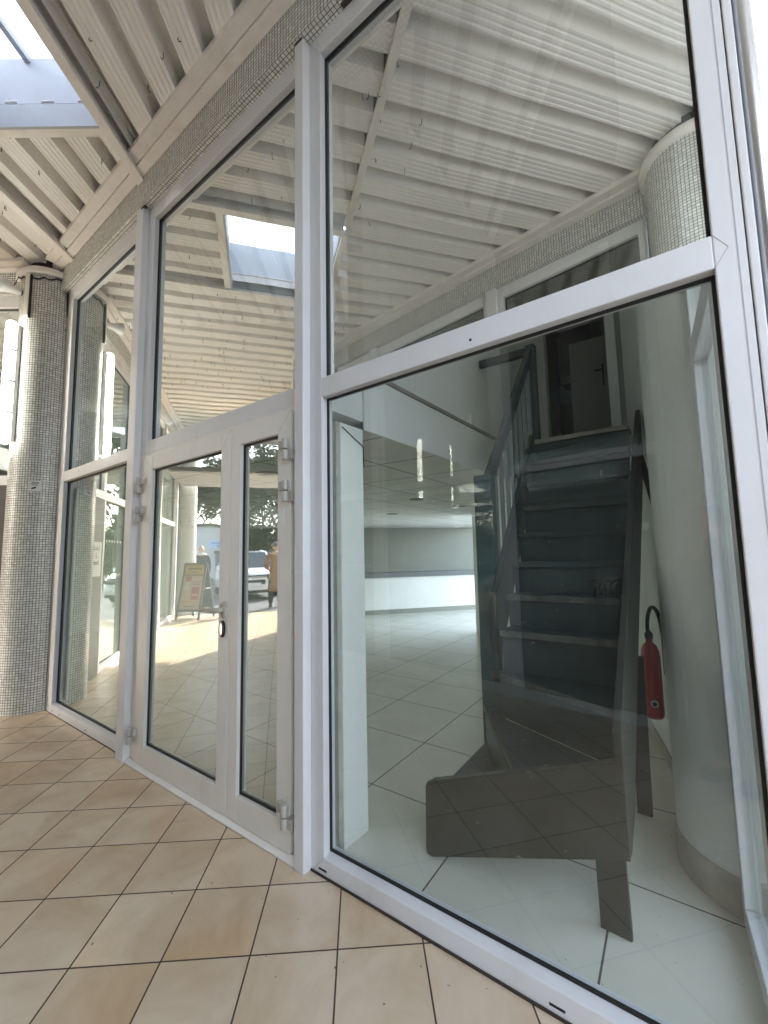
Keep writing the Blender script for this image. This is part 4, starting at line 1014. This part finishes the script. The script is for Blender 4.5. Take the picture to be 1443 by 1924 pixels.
for i in range(20000):
    f = rh.random(); x = -36 + 22 * f; y = -22 - 9 * f + rh.gauss(0, 0.7); z = rh.uniform(0.1, 6.5) * rh.uniform(0.5, 1.0) * (0.75 + 0.25 * math.sin(x * 0.9))
    a = Vector((rh.uniform(-1, 1), rh.uniform(-1, 1), rh.uniform(-.6, .6))).normalized() * 0.24; b = a.cross(Vector((rh.uniform(-1, 1), rh.uniform(-1, 1), 1))).normalized() * 0.12
    if i % 3 == 0: x = -25.5 + 8 * f; y = -15.0 - 2.6 * f + rh.gauss(0, 0.6) - 1.0; z *= 0.55
    o = Vector((x, y, z)); hd.face([o - a, o - b, o + a, o + b])
tag(hd.build('undergrowth', M['leaf2']), 'tangled green undergrowth behind the parked cars', 'undergrowth', kind='stuff')

# people
def skin_obj(name, V, Eg, rad, mat, parent, root=0, lv=2):
    me = bpy.data.meshes.new(name); me.from_pydata(V, Eg, []); o = bpy.data.objects.new(name, me); COL.objects.link(o); o.parent = parent
    sk = o.modifiers.new('skin', 'SKIN'); sk.use_smooth_shade = True
    for i, r in enumerate(rad):
        d = me.skin_vertices[0].data[i]; d.radius = r if isinstance(r, tuple) else (r, r); d.use_root = (i == root)
    sb = o.modifiers.new('sub', 'SUBSURF'); sb.levels = lv; sb.render_levels = lv
    me.materials.append(mat)
    dg = bpy.context.evaluated_depsgraph_get()
    me2 = bpy.data.meshes.new_from_object(o.evaluated_get(dg)); o.modifiers.clear(); o.data = me2; bpy.data.meshes.remove(me)
    if not me2.materials: me2.materials.append(mat)
    for p in me2.polygons: p.use_smooth = True
    return o
def head_parts(t, hc, k, hair=None, hatm=None, face=True):
    """face -y; hc = head centre, k = head height"""
    x, y, z = hc
    mb = MB(); n, mrows = 20, 14
    def P(i, j):
        th = math.pi * j / mrows; ph = 2 * math.pi * i / n
        sx = 0.37; sy = 0.45; sz = 0.5
        zz = math.cos(th); w = math.sin(th) * (1 - 0.22 * max(0, -zz) ** 1.3)
        px, py = math.cos(ph) * w * sx, math.sin(ph) * w * sy
        if py < 0 and zz < -0.1: py *= 1.04
        if abs(px) < 0.07 and py < -0.2 and -0.25 < zz < 0.12: py -= 0.06 * (1 - abs(zz + 0.12) / 0.3)     # nose
        if 0.04 < abs(px) < 0.22 and py < -0.25 and 0.0 < zz < 0.22: py += 0.025                           # eye sockets
        return (x + px * k, y + py * k, z + zz * sz * k)
    for j in range(mrows):
        for i in range(n):
            mb.face([P(i, j), P(i, j + 1), P((i + 1) % n, j + 1), P((i + 1) % n, j)], None, None, True)
    for s in (-1, 1): mb.lathe((x + s * 0.36 * k, y + 0.02 * k, z - 0.02 * k), [(0, -0.02 * k), (0.09 * k, -0.02 * k), (0.10 * k, 0.0), (0.07 * k, 0.03 * k), (0, 0.02 * k)], 10, axis='x')
    hd_ = mb.build('head', M['skin'], t)
    for s in (-1, 1):
        e = MB().lathe((x + s * 0.14 * k, y - 0.385 * k, z + 0.03 * k), [(0, -0.035 * k), (0.03 * k, -0.025 * k), (0.05 * k, 0)], 10, axis='y').build('eye', M['dark'], hd_)
    MB().box(x - 0.1 * k, x + 0.1 * k, y - 0.43 * k, y - 0.36 * k, z - 0.27 * k, z - 0.24 * k).build('mouth', M['redprint'], hd_)
    if hair:
        c = MB()
        prof = [(0.0, 0.54 * k), (0.2 * k, 0.51 * k), (0.35 * k, 0.36 * k), (0.42 * k, 0.14 * k), (0.43 * k, -0.02 * k), (0.38 * k, -0.04 * k)]
        c.lathe((x, y + 0.05 * k, z), list(reversed(prof)), 24); c.build('hair', hair, t)
    if hatm:
        c = MB(); prof = [(0.40 * k, -0.02 * k), (0.47 * k, 0.0), (0.49 * k, 0.12 * k), (0.46 * k, 0.3 * k), (0.34 * k, 0.5 * k), (0.16 * k, 0.58 * k), (0.0, 0.6 * k)]
        c.lathe((x, y + 0.03 * k, z + 0.06 * k), prof, 24); c.build('knit_hat', hatm, t)
    return hd_
def person(label, loc, rot, H, top, legs, arms, hair=None, hatm=None, coat_len=0.47, lean=0.0, step=0.06, collar=None):
    t = thing('person', label, 'person', (*loc, 0), rot)
    k = H / 7.6
    hip, chest, neck = H * 0.50, H * 0.72, H * 0.84
    yl = -lean
    V = [(0, 0, hip), (0, yl * .3, H * .60), (0, yl * .7, chest), (0, yl * .9, H * .80), (0, yl, neck), (0, yl * 1.05, H * .89)]
    Eg = [(i, i + 1) for i in range(5)]
    rad = [(.085 * H, .062 * H), (.075 * H, .055 * H), (.088 * H, .06 * H), (.07 * H, .045 * H), .032 * H, .03 * H]
    for s in (-1, 1):
        b = len(V)
        V += [(s * .055 * H, 0, hip - .03 * H), (s * .06 * H, -.01 - s * step * .5, H * .27), (s * .062 * H, .01 - s * step * .6, H * .045), (s * .065 * H, -.07 * H - s * step * .6, H * .018)]
        Eg += [(0, b), (b, b + 1), (b + 1, b + 2), (b + 2, b + 3)]; rad += [.052 * H, .034 * H, .024 * H, (.026 * H, .018 * H)]
    for s, (elb, wr) in zip((-1, 1), arms):
        b = len(V)
        sh = (s * .112 * H, yl * .9, H * .80)
        V += [sh, elb, wr]
        Eg += [(3, b), (b, b + 1), (b + 1, b + 2)]; rad += [.034 * H, .025 * H, .018 * H]
        d = (Vector(wr) - Vector(elb)).normalized(); sd = d.cross(Vector((0, 0, 1)));
        if sd.length < .1: sd = Vector((1, 0, 0))
        sd.normalize(); p = Vector(wr) + d * .04 * H
        V.append(tuple(p)); Eg.append((b + 2, b + 3)); rad.append((.022 * H, .012 * H)); pi = b + 3
        for f, (off, l) in enumerate(((-.016, .042), (-.006, .050), (.005, .047), (.015, .038))):
            c = len(V); q0 = p + sd * off * H + d * .018 * H; q1 = q0 + d * l * .55 * H; q2 = q1 + (d * .6 + Vector((0, 0, -.7))).normalized() * l * .5 * H
            V += [tuple(q0), tuple(q1), tuple(q2)]; Eg += [(pi, c), (c, c + 1), (c + 1, c + 2)]; rad += [.0068 * H, .006 * H, .0048 * H]
        c = len(V); q0 = Vector(wr) + sd * .02 * H + d * .02 * H; q1 = q0 + (d + sd * .8).normalized() * .035 * H
        V += [tuple(q0), tuple(q1)]; Eg += [(pi, c), (c, c + 1)]; rad += [.0075 * H, .006 * H]
    skin_obj('body', V, Eg, rad, M['skin'], t)
    # clothes: jacket or coat over torso and arms, trousers, shoes
    V2 = [(0, 0, hip - .02 * H), (0, yl * .3, H * .60), (0, yl * .7, chest), (0, yl * .9, H * .80), (0, yl * .95, H * .835)]
    E2 = [(0, 1), (1, 2), (2, 3), (3, 4)]; r2 = [(.098 * H, .075 * H), (.09 * H, .068 * H), (.10 * H, .072 * H), (.082 * H, .056 * H), .045 * H]
    for s, (elb, wr) in zip((-1, 1), arms):
        b = len(V2); sh = (s * .115 * H, yl * .9, H * .795)
        w2 = tuple(Vector(elb) + (Vector(wr) - Vector(elb)) * .93)
        V2 += [sh, elb, w2]; E2 += [(3, b), (b, b + 1), (b + 1, b + 2)]; r2 += [.046 * H, .036 * H, .029 * H]
    if coat_len > .1:
        b = len(V2); n_ = 3
        for i in range(n_):
            V2.append((0, .0, hip - .02 * H - (hip - .02 * H - coat_len * H) * (i + 1) / n_ if coat_len < hip / H else hip))
            E2.append((0 if i == 0 else b + i - 1, b + i)); r2.append(((.105 + .012 * i) * H, (.085 + .012 * i) * H))
    skin_obj('jacket' if coat_len > .4 else 'coat', V2, E2, r2, top, t)
    V3 = [(0, 0, hip + .03 * H), (0, 0, hip - .01 * H)]; E3 = [(0, 1)]; r3 = [(.088 * H, .066 * H), (.092 * H, .07 * H)]
    for s in (-1, 1):
        b = len(V3)
        V3 += [(s * .055 * H, 0, hip - .05 * H), (s * .06 * H, -.01 - s * step * .5, H * .27), (s * .062 * H, .01 - s * step * .6, H * .05)]
        E3 += [(1, b), (b, b + 1), (b + 1, b + 2)]; r3 += [.062 * H, .045 * H, .036 * H]
    skin_obj('trousers', V3, E3, r3, legs, t)
    for s in (-1, 1):
        MB().prism([(s * .062 * H + .026 * H * c, .0 - s * step * .6 - .03 * H + .075 * H * d_) for c, d_ in ((-1, -.7), (-.6, -1), (.6, -1), (1, -.7), (.8, .6), (.5, .75), (-.5, .75), (-.8, .6))], 0.0, .045 * H).build('shoe', M['black'], t, 0.01)
    head_parts(t, (0, yl * 1.15 - .01 * H, H - k * .5), k, hair, hatm)
    if collar:
        MB().lathe((0, yl * .95, H * .825), [(.05 * H, 0), (.085 * H, .012 * H), (.08 * H, .035 * H), (.05 * H, .045 * H)], 20).build('collar', collar, t)
    return t
# photographer, mirrored faintly over the round pillar
VD = Vector((-0.594, 0.799, 0.099))
Hp = 1.78
pr = math.atan2(0.799, -0.594) + math.pi / 2      # face along the view direction
def to_local(p, loc, rot):
    c, s = math.cos(-rot), math.sin(-rot); x, y = p[0] - loc[0], p[1] - loc[1]; return (x * c - y * s, x * s + y * c, p[2])
PL = (0.10, -2.02)
ph = Vector((0, -1.552, 1.5)) - VD * 0.035
arms = []
for s in (-1, 1):
    wr = to_local((ph.x + 0.801 * s * 0.13 + 0.11, ph.y + 0.598 * s * 0.13 - 0.12, 1.40), PL, pr)
    arms.append(((s * 0.235, -0.10, 1.12), wr))
person('photographer in a grey jacket holding up a phone beside the mosaic column', PL, pr, Hp, M['jacket'], M['navy'], arms, hair=M['hair'], coat_len=0.47, lean=0.10, step=0.02)
phn = thing('phone', 'dark phone held up by the photographer', 'phone', tuple(ph), pr)
phn_m = MB(); phn_m.box(-0.042, 0.042, 0.0, 0.009, -0.12, 0.06); phn_m.build('phone_case', M['black'], phn, 0.004)
# woman in a camel coat, seen from behind
WP = (-10.60, -7.02); wrot = math.atan2(WP[1] - 1.55, WP[0]) + math.pi / 2
person('woman in a long camel coat and grey knit hat walking to the street', WP, wrot, 1.90, M['camel'], M['navy'], [((-0.27, -0.05, 1.22), (-0.20, -0.22, 1.12)), ((0.27, -0.05, 1.22), (0.20, -0.22, 1.12))], hair=M['fur'], hatm=M['hat'], coat_len=0.22, step=0.05, collar=M['fur'])
# man behind the menu board
MP = (-13.9, -6.55)
person('man with pale hair standing behind the folding menu board', MP, R(120), 1.92, M['navy'], M['dark'], [((-0.25, -0.02, 1.2), (-0.22, -0.1, 0.95)), ((0.25, -0.02, 1.2), (0.22, -0.1, 0.95))], hair=None, coat_len=0.47, step=0.05, collar=M['carton'])

# ------------------------------------------------------------------ sky, sun, camera
SUN_EL, sun_dir = R(28), Vector((-0.31, -0.95))
az = math.atan2(sun_dir.x, sun_dir.y)
w = bpy.data.worlds.new('World'); SC.world = w; w.use_nodes = True
nt = w.node_tree; nt.nodes.clear()
sky = nt.nodes.new('ShaderNodeTexSky'); sky.sky_type = 'NISHITA'; sky.sun_disc = False; sky.sun_elevation = SUN_EL; sky.sun_rotation = az
sky.air_density = 1.0; sky.dust_density = 2.0; sky.ozone_density = 1.0
bg = nt.nodes.new('ShaderNodeBackground'); bg.inputs['Strength'].default_value = 0.15
wo = nt.nodes.new('ShaderNodeOutputWorld'); hs_ = nt.nodes.new('ShaderNodeHueSaturation'); hs_.inputs['Saturation'].default_value = 0.62; nt.links.new(sky.outputs[0], hs_.inputs['Color']); nt.links.new(hs_.outputs[0], bg.inputs[0]); nt.links.new(bg.outputs[0], wo.inputs[0])
sun = bpy.data.lights.new('sun', 'SUN'); sun.energy = 2.6; sun.angle = R(0.5); sun.color = (1.0, 0.965, 0.91)
so_ = bpy.data.objects.new('sun', sun); COL.objects.link(so_)
dvec = Vector((sun_dir.x * math.cos(SUN_EL), sun_dir.y * math.cos(SUN_EL), math.sin(SUN_EL))).normalized()
so_.rotation_euler = dvec.to_track_quat('Z', 'Y').to_euler(); so_.location = (0, 0, 20)

# bake the survey units into metres
done = set()
for o in list(SC.objects):
    o.location = o.location * SCALE
    if o.type == 'MESH' and o.data.name not in done:
        done.add(o.data.name); o.data.transform(Matrix.Scale(SCALE, 4))

cam = bpy.data.cameras.new('camera'); co = bpy.data.objects.new('camera', cam); COL.objects.link(co); SC.camera = co
yaw, pitch, roll = R(-36.63684831), R(5.67438648), R(-1.13369021)
fw_ = Vector((math.sin(yaw) * math.cos(pitch), math.cos(yaw) * math.cos(pitch), math.sin(pitch)))
r0 = Vector((math.cos(yaw), -math.sin(yaw), 0)); u0 = r0.cross(fw_)
rr = r0 * math.cos(roll) + u0 * math.sin(roll); uu = -r0 * math.sin(roll) + u0 * math.cos(roll)
mt = Matrix((( rr.x, uu.x, -fw_.x, 0), (rr.y, uu.y, -fw_.y, 0), (rr.z, uu.z, -fw_.z, 0), (0, 0, 0, 1)))
co.matrix_world = Matrix.Translation(Vector((0, -1.55198, 1.5)) * SCALE) @ mt
cam.sensor_fit = 'HORIZONTAL'; cam.sensor_width = 36.0; cam.lens = 36.0 * 805.698 / 1443.0
cam.clip_start = 0.02; cam.clip_end = 2000

SC.view_settings.view_transform = 'Standard'; SC.view_settings.look = 'None'; SC.view_settings.gamma = 1.0
SC.view_settings.exposure = 3.15
cy_ = SC.cycles
cy_.max_bounces = 14; cy_.diffuse_bounces = 6; cy_.glossy_bounces = 6; cy_.transparent_max_bounces = 24; cy_.transmission_bounces = 6
cy_.caustics_reflective = False; cy_.caustics_refractive = False
cy_.sample_clamp_indirect = 6.0
cy_.use_denoising = True
try: cy_.denoiser = 'OPENIMAGEDENOISE'
except Exception: pass
